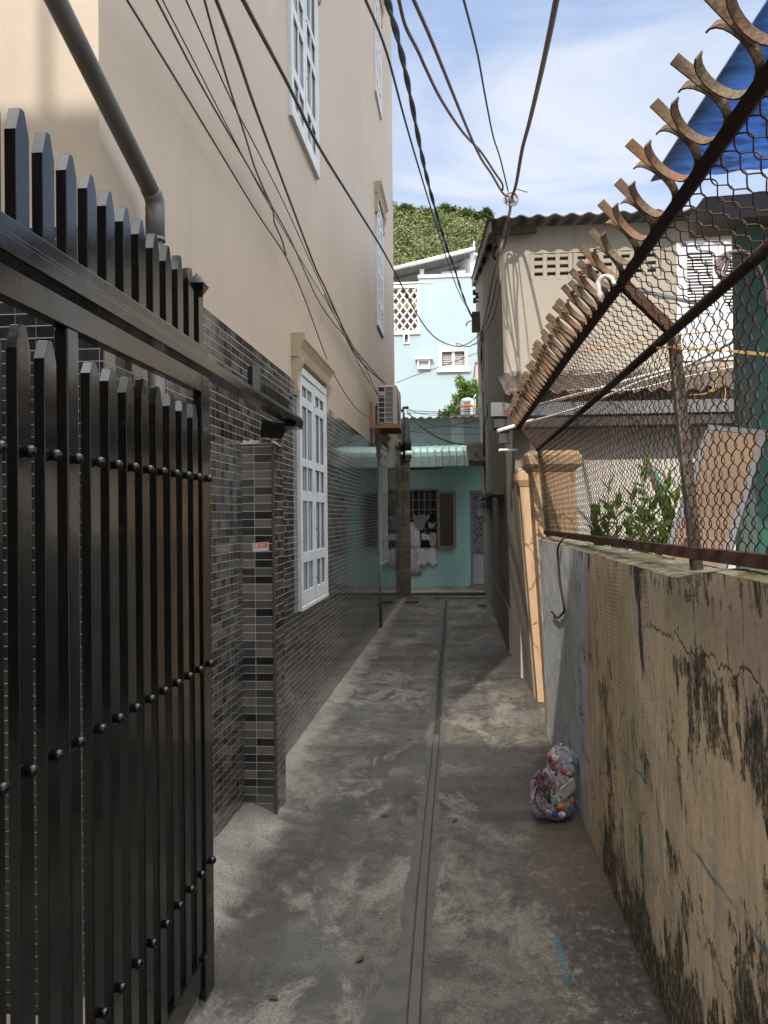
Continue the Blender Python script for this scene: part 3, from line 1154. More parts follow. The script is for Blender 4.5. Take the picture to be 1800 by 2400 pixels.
def picket(y, zb, zs, za, x=GX, lean=0):
    mb = MB()
    prof = [(y, zb), (y + PW, zb), (y + PW, zs), (y + PW / 2 + .008, za), (y + PW / 2 - .008, za), (y, zs)]
    mb.prism(prof, 'x', x - PD, x)
    return mb


mb = MB()
mb.box(GX - PD - .004, GX + .002, .62, 2.644, 1.943, 2.003)
mb.build('top_rail', MT['black'], GT, bevel=.003)
mb = MB()
mb.box(GX - PD - .004, GX + .003, .62, 2.644, .062, .150)
mb.build('bottom_rail', MT['black'], GT, bevel=.003)
mb = MB()
mb.box(GX - PD - .004, GX + .002, 2.646, 2.728, .0, 2.003)
mb.box(GX + .002, GX + .012, 2.60, 2.64, .02, .16)
mb.build('end_stile', MT['black'], GT, bevel=.003)
mb = MB()
mb.box(GX - PD - .006, GX + .001, 1.7229, 1.7729, .151, 1.942)
mb.build('stile', MT['black'], GT, bevel=.003)


def rivet(y, z, par):
    q = MB()
    q.ball((GX + .010, y + PW / 2, z), .0125, 12, 8)
    q.lathe([(.010, 0), (.0095, .004), (.006, .007)], (0, 0, 0), 8)
    base = len(q.v) - 24
    for i in range(base, len(q.v)):
        vx, vy, vz = q.v[i]
        q.v[i] = (GX + vz + .0005, y + PW / 2 + vx, z + vy)
    q.build('rivet', MT['black'], par)


ys = [1.5236 - .1026 * k for k in (9, 8, 7, 6, 5, 4, 3, 2, 1)] + [1.5236, 1.6258, 1.8317, 1.931, 2.036, 2.137, 2.239, 2.347, 2.4506, 2.554]
for i, y in enumerate(ys):
    if y < .62:
        continue
    pk = picket(y, .151, 1.858 + rnd(-.008, .008), 1.90 + rnd(-.008, .008)).build('picket', MT['black'], GT, bevel=.0015)
    for z in (1.668, 1.066, .428):
        rivet(y, z, pk)
for o in GT.children:
    pass
stl = [o for o in GT.children if o.name.startswith('stile')][0]
est = [o for o in GT.children if o.name.startswith('end_stile')][0]
for z in (1.668, 1.066, .428):
    rivet(1.7229, z, stl)
    rivet(2.662, z, est)

GT.location = (GX, 1.7 - .048, .013)
TR = thing('overhead_track', 'black overhead gate track topped by a row of pointed spikes, running to the tiled pillar', 'gate track', (GX, 2.7, 2.0))
mb = MB()
mb.box(GX - .052, GX + .012, .2, 4.33, 2.022, 2.052)
mb.box(GX - .050, GX + .006, .2, 4.33, 2.0525, 2.064)
mb.build('channel', MT['black'], TR, bevel=.002)
mb = MB()
mb.box(GX - .048, GX - .001, .2, 2.70, 2.0645, 2.098)
mb.build('upper_rail', MT['black'], TR, bevel=.003)
for k in range(-9, 12):
    y = 1.510 + k * .1016
    picket(y, 2.0985, 2.284 + rnd(-.005, .005), 2.328 + rnd(-.005, .005), GX - .012).build('spike', MT['black'], TR, bevel=.0015)
k0 = P(466, 680, 2.63)
mb = MB()
mb.add([k0 + Vector(v) * .040 for v in [(0, -.35, 1), (0, .5, .9), (.75, .75, 0), (.75, -.75, 0), (-.4, -.75, .0), (-.4, .75, 0), (0, -.2, -1), (.3, .2, -.95)]],
       [(0, 1, 2, 3), (0, 3, 4), (0, 4, 5, 1), (3, 2, 7, 6), (3, 6, 4), (4, 6, 7, 5), (1, 5, 7, 2)])
mb.build('end_knob', MT['black'], TR, bevel=.002)
mb = MB()
a, b = P(604, 900, 3.55), P(678, 947, 4.05)
a.x = b.x = GX - .02
mb.bar((GX - .020, 3.46, 2.094), (GX - .020, 4.05, 2.094), .03, .055)
mb.bar((GX - .022, 3.40, 2.066), (GX - .022, 3.40, 2.17), .04, .04)
mb.build('stop_bar', MT['black'], TR, bevel=.002)
mb = MB()
mb.hexa([(-1.00, 4.20, 1.955), (-.905, 4.22, 1.945), (-.905, 4.27, 1.945), (-1.00, 4.27, 1.955)],
        [(-.985, 4.18, 2.045), (-.87, 4.18, 2.02), (-.87, 4.30, 2.02), (-.985, 4.30, 2.045)])
mb.box(-.93, -.80, 4.15, 4.32, 2.001, 2.0215)
mb.build('mounting_plate', MT['black'], TR, bevel=.002)

TR.location = (GX, 2.7 - .012, 2.012)
# ================================================================== RIGHT BOUNDARY WALL (leans into the alley)
def wx(z):
    return .622 - .038 * z


BW = thing('boundary_wall', 'leaning low boundary wall of stained tan plaster with a grey blue far end', 'wall', (.64, 3.5, 0))
mb = MB()
WT = 1.385


def wtop(y):
    return WT + .003 * hsh(y * .7, 2) + (.035 if y < 2.2 else 0) * (1 - max(0, (y - 1.9)) / .3 if y > 1.9 else 1)


nyy = 120


def wallside(u, v):
    y = .6 + 5.26 * u
    z = wtop(y) * v - .03 * (1 - v)
    return (wx(z) + .003 * hsh(y * 3, z * 4), y, z)


mb.grid(wallside, nyy, 30)
mb.grid(lambda u, v: (.80 - .05 * v * 1.4, .6 + 5.26 * u, (wtop(.6 + 5.26 * u)) * (1 - v)), nyy, 1, False)
mb.add([(wx(0), 5.86, 0), (.8, 5.86, 0), (.73, 5.86, wtop(5.86)), (wx(1.38), 5.86, wtop(5.86))], [(0, 1, 2, 3)])
mb.add([(wx(0), .6, 0), (.8, .6, 0), (.73, .6, wtop(.6)), (wx(1.38), .6, wtop(.6))], [(3, 2, 1, 0)])
mb.build('plaster', MT['fgwall'], BW, fixn=False)
mb = MB()


def copfn(u, v):
    y = .6 + 5.26 * u
    x0_, x1_ = wx(1.38) + .001, .745
    x = x0_ + (x1_ - x0_) * v
    return (x, y, wtop(y) + .001 + (.007 + .0015 * hsh(x * 6, y * 5) + .002 * hsh(x * 3, y * 23)) * min(1, v * 6))


mb.grid(copfn, 260, 8)
mb.build('coping', MT['coping'], BW, fixn=False)

# hook of bent wire hanging on the wall
hk = [P(1331, 1252, 4.70), P(1313, 1270, 4.72), P(1307, 1290, 4.6), P(1311, 1330, 4.52), P(1317, 1390, 4.45), P(1322, 1420, 4.42), P(1321, 1432, 4.42), P(1307, 1448, 4.5), P(1293, 1433, 4.62)]
hk2 = []
for q in hk:
    hk2.append(Vector((min(q.x, wx(max(0, q.z)) - .012), q.y, q.z)))
mb = MB()
hp = []
for (px, py) in [(1313, 1272), (1307, 1290), (1309, 1330), (1313, 1370), (1320, 1410), (1322, 1424), (1321, 1434), (1307, 1448), (1293, 1433)]:
    # depth where the ray meets the leaning wall face
    d = F + RV * ((px - 900) / FPX) + UV * ((1200 - py) / FPX)
    tt = (wx(1.55) - .010 - EYE.x) / (d.x + .052 * -d.z * -1) if False else None
    lo, hi = 1.0, 9.0
    for _ in range(40):
        mdl = (lo + hi) / 2
        q = EYE + d * (mdl / d.y)
        if q.x < wx(q.z) - .012:
            lo = mdl
        else:
            hi = mdl
    hp.append(EYE + d * (lo / d.y))
top = hp[0] + Vector((.10, .02, .045))
mb.tube(smooth_path([top, hp[0] + Vector((.03, .0, .03))] + hp, 4), .006, 7)
tag(mb.build('wire_hook', MT['rust_dark']), 'bent wire hook hanging on the grey blue end of the boundary wall', 'hook')

# ================================================================== SPIKED MESH FENCE
FN = thing('mesh_fence', 'rusty chain link fence with overhanging top rail of curled anti climb spikes', 'fence', (.6, 3.5, 1.4))


def fx(z):       # fence plane
    return .62 - .0877 * (z - 1.46)


FY0, FY1 = .75, 5.86


def railz(y):
    return 1.432 + .004 * (5.9 - y) + .006 * max(0, 2.4 - y)


mb = MB()
pts = [(fx(1.44), y, railz(y)) for y in (FY0, 1.6, 2.25, 3.0, 4.2, FY1)]
for a, b in zip(pts, pts[1:]):
    mb.bar(a, b, .032, .030)
mb.build('bottom_rail', MT['rust_rail'], FN)
mb = MB()
mid = lambda y: Vector((fx(2.03), y, 2.033 - .006 * (y - 1.5)))
ptop = lambda y: Vector((.443 + .003 * math.sin(y * 1.7), y, 2.165 + .004 * math.sin(y * 2.1)))
yl = [FY0, 1.5, 2.26, 3.2, 4.3, FY1]
for a, b in zip(yl, yl[1:]):
    mb.tube([mid(a), mid(b)], .0135, 8)
mb.build('middle_rail', MT['rust_dark'], FN)
mb = MB()
for a, b in zip(yl, yl[1:]):
    mb.bar(ptop(a), ptop(b), .026, .024, (-1, 0, 1))
mb.build('top_rail', MT['rust_dark'], FN)
for y in (FY0 + .02, 2.262, FY1 - .02):
    mb = MB()
    bt = Vector((fx(1.43), y, 1.40))
    tp = mid(y)
    mb.bar(bt, tp, .004, .030, (0, 1, 0))
    mb.bar(bt + Vector((.017, .013, 0)), tp + Vector((.017, .013, 0)), .030, .004, (0, 1, 0))
    mb.build('post', MT['rust_post'], FN)
    mb = MB()
    tq = ptop(y)
    mb.bar(tp, tq, .004, .030, (0, 1, 0))
    nn = (tq - tp).normalized()
    of = Vector((.013, .012, .013))
    mb.bar(tp + of, tq + of, .030, .004, (0, 1, 0))
    mb.build('arm', MT['rust_rail'], FN)
# woven wire
W_, HH = .060, .058
mb = MB()


def weave(A, B, nrm, ya, yb, rows):
    """zig-zag wires standing between line A(y) (below) and B(y) (above)"""
    n = int((yb - ya) / (W_ / 2))
    for i in range(n):
        yc = ya + i * W_ / 2
        pts = []
        ph = i % 2
        tot = rows * 8
        wob = rnd(-.004, .004)
        for k in range(tot + 1):
            f = k / tot
            u = k / 8.0
            tri = abs(((u + .5 * 1) % 1.0) * 2 - 1)
            if ph:
                tri = 1 - tri
            s_ = .5 - .5 * math.cos(math.pi * tri)
            s_ = tri * .55 + s_ * .45
            yy = yc + (W_ / 2) * (s_ * 1.10 - .05) + wob + .004 * math.sin(f * 5 + i)
            dep = .0068 * math.sin(2 * math.pi * u) * (-1 if ph else 1)
            q = A(yy).lerp(B(yy), f) + nrm * dep
            pts.append(q)
        mb.tube(pts, .0015, 4, False, True)


weave(lambda y: Vector((fx(1.45) + .004, y, railz(y) + .012)), lambda y: mid(y) + Vector((.004, 0, 0)), Vector((1, 0, .09)), FY0 + .02, FY1 - .05, 10)
weave(lambda y: mid(y), lambda y: ptop(y) + Vector((.004, 0, -.008)), Vector((.7, 0, .7)), FY0 + .02, FY1 - .05, 3)
mb.build('wire_mesh', MT['rust_wire'], FN, fixn=False)


def spike(yc, sc, tw, mat):
    """two back-to-back curled flats with a straight blade between, standing out from the top rail"""
    o = ptop(yc) + Vector((-.009, 0, .009))
    n = Vector((-1, rnd(-.13, .13), 1 + rnd(-.22, .22))).normalized()
    s = Vector((0, 1, 0))
    wv = n.cross(s).normalized()
    mb = MB()
    hw = .0135 / 2 * 1.15

    def ribbon(ps, wid=None):
        k = len(ps)
        vs = []
        th = .0016
        for i, (a, b) in enumerate(ps):
            pa, pb = ps[max(0, i - 1)], ps[min(k - 1, i + 1)]
            t = Vector((pb[0] - pa[0], pb[1] - pa[1])).normalized()
            nx, ny = -t.y, t.x
            ww = hw if wid is None else wid[i]
            for (e, f) in ((-1, -1), (-1, 1), (1, 1), (1, -1)):
                vs.append(o + s * (a + nx * th * f) + n * (b + ny * th * f) + wv * ww * e)
        fs = []
        for i in range(k - 1):
            for j in range(4):
                fs.append((i * 4 + j, i * 4 + (j + 1) % 4, i * 4 + 4 + (j + 1) % 4, i * 4 + 4 + j))
        fs += [(3, 2, 1, 0), tuple((k - 1) * 4 + j for j in range(4))]
        mb.add(vs, fs, False)
    h = .098 * sc
    foot = .052 * rnd(.86, 1.06)
    for sg in (-1, 1):
        ps = []
        for i in range(11):
            q = i / 10
            a = math.pi * (.5 - q)          # arc from foot round to tip
            ps.append((sg * (foot + .004 - (foot - .004) * math.cos(a) * 1.0), h * .5 - h * .5 * math.sin(a)))
        ribbon(ps)
    ribbon([(0.001, h * .28), (.0, h * .6), (-.003, h * .98), (-.006, .133 * sc)], [hw * .9, hw * 1.15, hw * 1.25, hw * 1.3])
    return mb.build('spike', mat, FN)


SPK2 = rustmat('olive_rusty_flat', (.16, .13, .08), (.11, .062, .036), .53)
SPK3 = rustmat('brown_rusty_flat', (.155, .095, .058), (.085, .048, .03), .55)
syl = [.87, 1.02, 1.177, 1.319, 1.474, 1.618, 1.793, 1.947, 2.141, 2.245] + [2.35 + .1015 * k for k in range(35)]
for i, y in enumerate(syl):
    spike(y + rnd(-.010, .010), rnd(.90, 1.06), 0, (MT['rust_spike'], SPK2, SPK3)[(i * 7 + i // 3) % 3])

# white ring and bar caught on the top rail
RG = thing('plastic_ring', 'broken white plastic ring hooked over the fence top rail by the post arm', 'ring', ptop(2.34))
mb = MB()
c = P(1421, 664, 2.22)
pr = []
for k in range(15):
    a = R(-30 + k * 200 / 14)
    pr.append(c + Vector((math.cos(a) * .021, .006 * math.sin(a), math.sin(a) * .024 - .004)))
mb.tube(smooth_path([c + Vector((-.016, 0, -.045))] + pr[::-1][:13], 3), .0062, 8)
mb.build('band', MT['pvc_white'], RG)
BR = MB()
BR.bar(P(1440, 668, 2.25), P(1655, 716, 2.72), .012, .008)
tag(BR.build('flat_bar', MT['galv']), 'flat grey metal strip wedged through the chain link mesh below the top rail', 'bar')

# yellow tie wires on the post head, and the brown cable loops
mb = MB()
yw = plain('yellow_wire', (.42, .28, .07), .5)
for k in range(3):
    o_ = k * .004
    pts = [P(1539, 814 + k * 2, 2.30), P(1560, 816 - k * 2, 2.24), P(1590, 808 + 5 * k, 2.26), P(1625, 815 + 2 * k, 2.30), P(1670, 824 - 3 * k, 2.33), P(1720, 822 + k * 2, 2.4), P(1810, 830 + 3 * k, 2.5)]
    mb.tube(smooth_path(pts, 4), .0014, 5)
mb.tube(smooth_path([P(1690, 846, 2.34), P(1680, 890, 2.34), P(1660, 920, 2.34), P(1615, 926, 2.34)], 5), .0013, 5)
mb.tube(smooth_path([P(1690, 846, 2.34), P(1700, 910, 2.34), P(1698, 940, 2.34), P(1692, 954, 2.34)], 5), .0013, 5)
mb.tube(smooth_path([P(1691, 846, 2.34), P(1683, 870, 2.34), P(1676, 910, 2.34), P(1667, 918, 2.34)], 5), .0013, 5)
tag(mb.build('yellow_wire', yw), 'twisted yellow wire tied round the head of the fence post', 'wire')
mb = MB()
bc = plain('brown_cable', (.075, .045, .045), .5)
pts = [P(1722, 655, 2.0), P(1690, 646, 2.0), P(1679, 625, 2.02), P(1690, 603, 2.03), P(1712, 592, 2.05), P(1745, 592, 2.05), P(1770, 614, 2.06), P(1790, 660, 2.07), P(1800, 720, 2.08), P(1815, 790, 2.08)]
mb.tube(smooth_path(pts, 5), .0055, 7)
pts = [P(1683, 640, 2.03), P(1688, 628, 2.03), P(1701, 602, 2.04), P(1708, 604, 2.04), P(1697, 640, 2.04), P(1686, 648, 2.03)]
mb.tube(smooth_path(pts, 5), .0050, 7)
tag(mb.build('coiled_cable', bc), 'brown cable looped over the fence near the green wall', 'cable')
# ================================================================== ORANGE GATE PILLARS
def pillar(name, label, x0b, x0t, wdt, y0, y1, zt, group, over=.045):
    t = thing(name, label, 'pillar', (x0b + wdt / 2, y0, 0), group)
    mb = MB()
    n = 24
    lean = lambda z: x0b + (x0t - x0b) * z / zt
    mb.hexa([(lean(0), y0, -.02), (lean(0) + wdt, y0, -.02), (lean(0) + wdt, y1, -.02), (lean(0), y1, -.02)],
            [(lean(zt), y0, zt), (lean(zt) + wdt, y0, zt), (lean(zt) + wdt, y1, zt), (lean(zt), y1, zt)])
    mb.build('shaft', MT['orange'], t)
    a, b = lean(zt), lean(zt) + wdt
    mb = MB()
    o = over
    q = lambda e, z: [(a - e, y0 - e, z), (b + e, y0 - e, z), (b + e, y1 + e, z), (a - e, y1 + e, z)]
    mb.hexa(q(.006, zt + .002), q(o, zt + .05))
    mb.hexa(q(o, zt + .052), q(o + .004, zt + .115))
    mb.hexa(q(o - .01, zt + .1165), q(.02, zt + .15))
    mb.build('cap', MT['orange'], t)
    return t


pillar('gate_pillar', 'larger orange pillar with a moulded cap just behind the end of the mesh fence', .650, .540, .30, 5.97, 6.27, 1.86, 'orange gate pillars')
pillar('gate_pillar', 'shorter cracked orange pillar with peeling paint beside the alley wall', .66, .528, .30, 6.94, 7.14, 1.79, 'orange gate pillars', .03)

YW = thing('yard_wall', 'grey green cement wall facing the alley behind the orange pillars', 'wall', (.64, 7.5, 0))
YW['kind'] = 'thing'
mb = MB()
mb.hexa([(.645, 7.142, -.02), (.80, 7.142, -.02), (.80, 7.95, -.02), (.625, 7.95, -.02)],
        [(.525, 7.142, 1.80), (.70, 7.142, 1.80), (.70, 7.95, 1.80), (.525, 7.95, 1.80)])
mb.build('wall', MT['cement'], YW)

# ================================================================== RIGHT HOUSE
RH = thing('cement_house', 'two storey bare cement house on the right with a corrugated roof', 'house', (.6, 9.2, 0))
Yf = 9.2
ex = lambda z: .60 - .020 * z


def topz(y):
    return 4.72 + .211 * (y - 9.2)


mb = MB()
mb.hexa([(ex(0), Yf + .004, -.02), (ex(0) + .06, Yf + .15, -.02), (.80, 17.3, -.02), (ex(0) - .03, 17.3, -.02)],
        [(ex(4.7), Yf + .004, topz(9.2)), (ex(4.7) + .06, Yf + .15, topz(9.2)), (.80, 17.3, topz(17.3)), (ex(6.3) - .03, 17.3, topz(17.3))])
mb.build('side_wall', MT['cement_dark'], RH)
vx0, vx1, vz0, vz1 = .835, 2.245, 4.135, 4.425
sx0, sx1, sz0, sz1 = 2.40, 3.30, 3.20, 4.50
mb = MB()
holes(mb, .8005, 6.0, 0, 4.72, [(vx0, vx1, vz0, vz1), (sx0, sx1, sz0, sz1)], lambda a, b, c, d: mb.box(a, b, Yf, Yf + .14, c, d))
mb.hexa([(ex(0) + .003, Yf, 0), (.80, Yf, 0), (.80, Yf + .14, 0), (ex(0) + .065, Yf + .14, 0)],
        [(ex(4.72) + .003, Yf, 4.72), (.80, Yf, 4.72), (.80, Yf + .14, 4.72), (ex(4.72) + .065, Yf + .14, 4.72)])
mb.build('front_wall', MT['facade'], RH)
mb = MB()
mb.box(.81, 6, Yf + .15, Yf + .17, 0, 4.7)
mb.build('inner_wall', MT['cement'], RH)
# vent blocks
for k in range(3):
    a = vx0 + .004 + k * .468
    mb = MB()
    b = a + .46
    for i in range(4):
        xx = a + i * (b - a - .045) / 3
        mb.box(xx, xx + .045, Yf + .004, Yf + .12, vz0 + .004, vz1 - .004)
    for i in range(3):
        for j in range(4):
            zz = vz0 + .004 + j * (vz1 - vz0 - .008 - .035) / 3
            xa = a + .0455 + i * (b - a - .045) / 3
            mb.box(xa, xa + (b - a - .045) / 3 - .046, Yf + .010, Yf + .118, zz, zz + .035)
    for i in range(3):
        xa = a + .0455 + i * (b - a - .045) / 3
        for j in range(3):
            z_ = vz0 + .04 + j * (vz1 - vz0 - .043) / 3
            mb.hexa([(xa, Yf + .018, z_), (xa + .108, Yf + .018, z_), (xa + .108, Yf + .117, z_), (xa, Yf + .117, z_)],
                    [(xa, Yf + .10, z_ + .055), (xa + .108, Yf + .10, z_ + .055), (xa + .108, Yf + .117, z_ + .055), (xa, Yf + .117, z_ + .055)])
    mb.build('vent_block', MT['facade'], RH)
# shutters
shm = plain('white_louvre_paint', (.66, .67, .70), .5, 0, .08, 5)
mb = MB()
mb.box(sx0 + .002, sx0 + .05, Yf - .015, Yf + .09, sz0 + .002, sz1 - .002)
mb.box(sx1 - .05, sx1 - .002, Yf - .015, Yf + .09, sz0 + .002, sz1 - .002)
mb.box(sx0 + .051, sx1 - .051, Yf - .014, Yf + .09, sz1 - .05, sz1 - .003)
mb.box(sx0 + .051, sx1 - .051, Yf - .02, Yf + .09, sz0 + .003, sz0 + .05)
wn = mb.build('window_frame', shm, RH)
for a, b in ((sx0 + .055, (sx0 + sx1) / 2 - .003), ((sx0 + sx1) / 2 + .003, sx1 - .055)):
    mb = MB()
    z0_, z1_ = sz0 + .055, sz1 - .055
    mb.box(a, a + .06, Yf + .0, Yf + .035, z0_, z1_)
    mb.box(b - .06, b, Yf + .0, Yf + .035, z0_, z1_)
    for zz in (z0_, z0_ + .46, z1_ - .07):
        mb.box(a + .0605, b - .0605, Yf + .001, Yf + .034, zz, zz + .07)
    mb.box(a + .0605, b - .0605, Yf + .012, Yf + .02, z0_ + .0705, z0_ + .4595)
    nsl = 17
    for i in range(nsl):
        zz = z0_ + .545 + i * (z1_ - .08 - z0_ - .545) / nsl
        mb.hexa([(a + .061, Yf + .003, zz), (b - .061, Yf + .003, zz), (b - .061, Yf + .007, zz), (a + .061, Yf + .007, zz)],
                [(a + .061, Yf + .026, zz + .026), (b - .061, Yf + .026, zz + .026), (b - .061, Yf + .03, zz + .026), (a + .061, Yf + .03, zz + .026)])
    mb.build('shutter', shm, wn)
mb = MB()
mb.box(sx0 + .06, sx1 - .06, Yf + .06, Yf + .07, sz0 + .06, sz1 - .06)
mb.build('dark_interior', MT['dark_backing'], wn)
# ledge where the annexe roof meets the facade
mb = MB()
mb.box(.60, 3.6, Yf - .10, Yf - .001, 2.98, 3.12)
mb.build('ledge', MT['old_concrete'], RH)
# corrugated roof
mb = MB()


def corr(u, v, amp=.015, per=.177):
    x = .37 + 5.6 * u
    y = 8.9 + 9.0 * v
    return (x, y, 4.70 + .211 * (y - 8.9) + amp * math.cos(2 * math.pi * (x - .37) / per) + .04)


mb.grid(corr, 380, 6)
mb.grid(lambda u, v: (lambda q: (q[0], q[1], q[2] - .012))(corr(u, 1 - v)), 380, 6)
n1 = 381
ed = []
for i in range(381):
    q = corr(i / 380, 0)
    ed.append((q, (q[0], q[1] + .001, q[2] - .012)))
vs = [p for e in ed for p in e]
mb.add(vs, [(2 * i, 2 * i + 2, 2 * i + 3, 2 * i + 1) for i in range(380)])
mb.build('roof', plain('grey_fibre_roof', (.105, .095, .085), .85, 0, .3, 4, .2), RH, fixn=False)
mb = MB()
mb.hexa([(.385, 8.93, 4.585), (.41, 8.93, 4.585), (.41, 17.8, 6.455), (.385, 17.8, 6.455)],
        [(.385, 8.93, 4.70), (.41, 8.93, 4.70), (.41, 17.8, 6.57), (.385, 17.8, 6.57)])
mb.build('verge_board', plain('weathered_board', (.17, .155, .14), .8, 0, .3, 8), RH)
mb = MB()
for i in range(6):
    yy = 9.05 + i * 1.7
    z_ = 4.60 + .211 * (yy - 8.9)
    mb.box(.415, .9, yy, yy + .06, z_ - .02, z_ + .065)
mb.build('purlin', plain('dark_timber', (.06, .048, .038), .85), RH)
# alley side: canopies and perforated vents
for (ya, yb, zz) in ((9.75, 11.3, 1.80), (12.6, 15.4, 1.83)):
    mb = MB()
    xx = ex(1.8)
    mb.hexa([(xx - .15, ya, zz), (xx - .002, ya, zz), (xx - .002, yb, zz), (xx - .15, yb, zz)],
            [(xx - .155, ya, zz + .055), (xx - .002, ya, zz + .075), (xx - .002, yb, zz + .075), (xx - .155, yb, zz + .055)])
    mb.build('concrete_ledge', MT['old_concrete'], RH)
for (ya, yb) in ((10.05, 11.15), (13.2, 15.0)):
    mb = MB()
    za, zb = .82, 1.68
    nh = 12
    xa = ex(1.2)
    hs = []
    nyh = 5
    for i in range(nyh):
        for j in range(nh):
            y_ = ya + .05 + i * (yb - ya - .1) / nyh
            z_ = za + .03 + j * (zb - za - .06) / nh
            hs.append((y_, y_ + (yb - ya - .1) / nyh * .66, z_, z_ + (zb - za - .06) / nh * .6))
    holes(mb, ya, yb, za, zb, hs, lambda a, b, c, d: mb.box(xa - .016, xa + .012, a, b, c, d))
    vb = mb.build('wall_vent', MT['cement_dark'], RH)
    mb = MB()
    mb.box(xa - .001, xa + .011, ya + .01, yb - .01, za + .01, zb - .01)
    mb.build('dark_opening', MT['dark_backing'], vb)  # dark sheet painted as the shade inside the vent holes
# old stucco base
mb = MB()
mb.hexa([(ex(0) - .022, 9.35, -.02), (ex(0) - .001, 9.35, -.02), (ex(0) - .001, 17.0, -.02), (ex(0) - .03, 17.0, -.02)],
        [(ex(.55) - .012, 9.35, .5), (ex(.55) - .001, 9.35, .52), (ex(.55) - .001, 17.0, .6), (ex(.55) - .02, 17.0, .6)])
mb.build('plinth', MT['cement_dark'], RH)

# house number plates facing the viewer
NP = thing('house_number_plate', 'small blue and white house number plate sticking out from the cement house wall', 'sign', P(1127, 1193, 13.2))
c = P(1127, 1193, 13.2)
mb = MB()
mb.box(c.x - .055, c.x + .055, c.y, c.y + .008, c.z - .002, c.z + .105)
mb.box(c.x - .055, c.x + .055, c.y + .009, c.y + .20, c.z + .108, c.z + .118)
mb.build('upper_plate', plain('plate_pale_blue', (.26, .33, .48), .4), NP)
mb = MB()
mb.box(c.x - .048, c.x + .06, c.y + .001, c.y + .009, c.z - .10, c.z - .006)
mb.build('lower_plate', plain('plate_white', (.60, .58, .60), .4), NP)
mb = MB()
mb.tube([(c.x + .056, c.y + .03, c.z - .2), (c.x + .056, c.y + .03, c.z + .11)], .008, 6)
mb.tube([(c.x + .056, c.y + .03, c.z + .02), (ex(1.6) + .01, c.y + .05, c.z + .02)], .008, 6)
mb.build('bracket', MT['black'], NP)


def letters(txt, size, loc, mat, parent, name='lettering', ext=.002, rz=0):
    cu = bpy.data.curves.new(name, 'FONT')
    cu.body = txt
    cu.size = size
    cu.extrude = ext
    cu.align_x = 'CENTER'
    cu.align_y = 'CENTER'
    o = bpy.data.objects.new(name, cu)
    COL.objects.link(o)
    o.location = Vector(loc) - OFF.get(parent.name, Vector())
    o.rotation_euler = (R(90), 0, rz)
    bpy.context.view_layer.update()
    dg = bpy.context.evaluated_depsgraph_get()
    me = bpy.data.meshes.new_from_object(o.evaluated_get(dg))
    me.name = name
    me.materials.clear()
    me.materials.append(mat)
    k = bpy.data.objects.new(name, me)
    k.location = o.location
    k.rotation_euler = o.rotation_euler
    bpy.data.objects.remove(o)
    COL.objects.link(k)
    k.parent = parent
    return k


navy = plain('plate_navy', (.012, .025, .10), .5)
inkm = plain('plate_ink', (.02, .02, .03), .5)
letters('57D', .062, (c.x, c.y - .002, c.z + .038), navy, NP)
letters('PHO', .022, (c.x + .01, c.y - .002, c.z + .085), navy, NP)
letters('R.02', .036, (c.x + .006, c.y - .001, c.z - .03), inkm, NP)
letters('A73', .042, (c.x + .006, c.y - .001, c.z - .072), inkm, NP)

# ================================================================== ANNEXE (single storey, in front of the cement house)
AN = thing('lean_to_annexe', 'low whitewashed annexe with a grey metal gutter in front of the cement house', 'annexe', (.6, 7.95, 0))
mb = MB()
mb.box(.60, 4.2, 7.96, 8.08, -.02, 2.58)
mb.build('front_wall', MT['white_wall'], AN)
mb = MB()
mb.hexa([(.615, 7.952, -.02), (.74, 7.952, -.02), (.74, 9.19, -.02), (.60, 9.19, -.02)],
        [(.553, 7.952, 2.40), (.70, 7.952, 2.40), (.70, 9.19, 2.40), (.54, 9.19, 2.40)])
mb.build('side_wall', MT['cement'], AN)
mb = MB()
mb.box(.33, 3.4, 7.62, 7.64, 2.475, 2.575)
mb.box(.33, 3.4, 7.62, 7.74, 2.460, 2.4745)
mb.box(.33, 3.4, 7.73, 7.745, 2.475, 2.60)
mb.box(.328, .333, 7.615, 7.75, 2.46, 2.58)
mb.build('gutter', MT['galv'], AN)
mb = MB()
mb.box(.355, 3.4, 7.645, 7.90, 2.36, 2.459)
mb.box(.40, .50, 7.70, 7.80, 2.22, 2.3595)
mb.build('eave_beam', plain('dark_beam', (.05, .046, .043), .8), AN)
mb = MB()


def lroof(u, v):
    x = .46 + 2.9 * u
    y = 7.56 + 1.62 * v
    return (x, y, 2.66 + .27 * (y - 7.56) + .018 * math.cos(2 * math.pi * x / .14) + .015 * hsh(x * .9, y))


mb.grid(lroof, 240, 5)
mb.grid(lambda u, v: (lambda q: (q[0], q[1], q[2] - .012))(lroof(u, 1 - v)), 240, 5)
mb.build('roof', rustmat('rusty_sheet_roof', (.075, .063, .055), (.105, .062, .045), .55), AN, fixn=False)
mb = MB()
for i in range(3):
    xx = .50 + i * .03
    mb.add([(xx, 7.5 + .02 * i, 2.66 + .015 * (i % 2)), (xx + .05, 7.5, 2.67 + .01 * (i % 2)), (xx + .07, 7.75, 2.74), (xx + .01, 7.75, 2.73),
            (xx, 7.5 + .02 * i, 2.645 + .015 * (i % 2)), (xx + .05, 7.5, 2.655 + .01 * (i % 2)), (xx + .07, 7.75, 2.725), (xx + .01, 7.75, 2.715)],
           [(0, 1, 2, 3), (7, 6, 5, 4), (0, 4, 5, 1), (1, 5, 6, 2), (2, 6, 7, 3), (3, 7, 4, 0)])
mb.build('ridge_tile', plain('terracotta', (.13, .065, .042), .8, 0, .3, 9), AN)

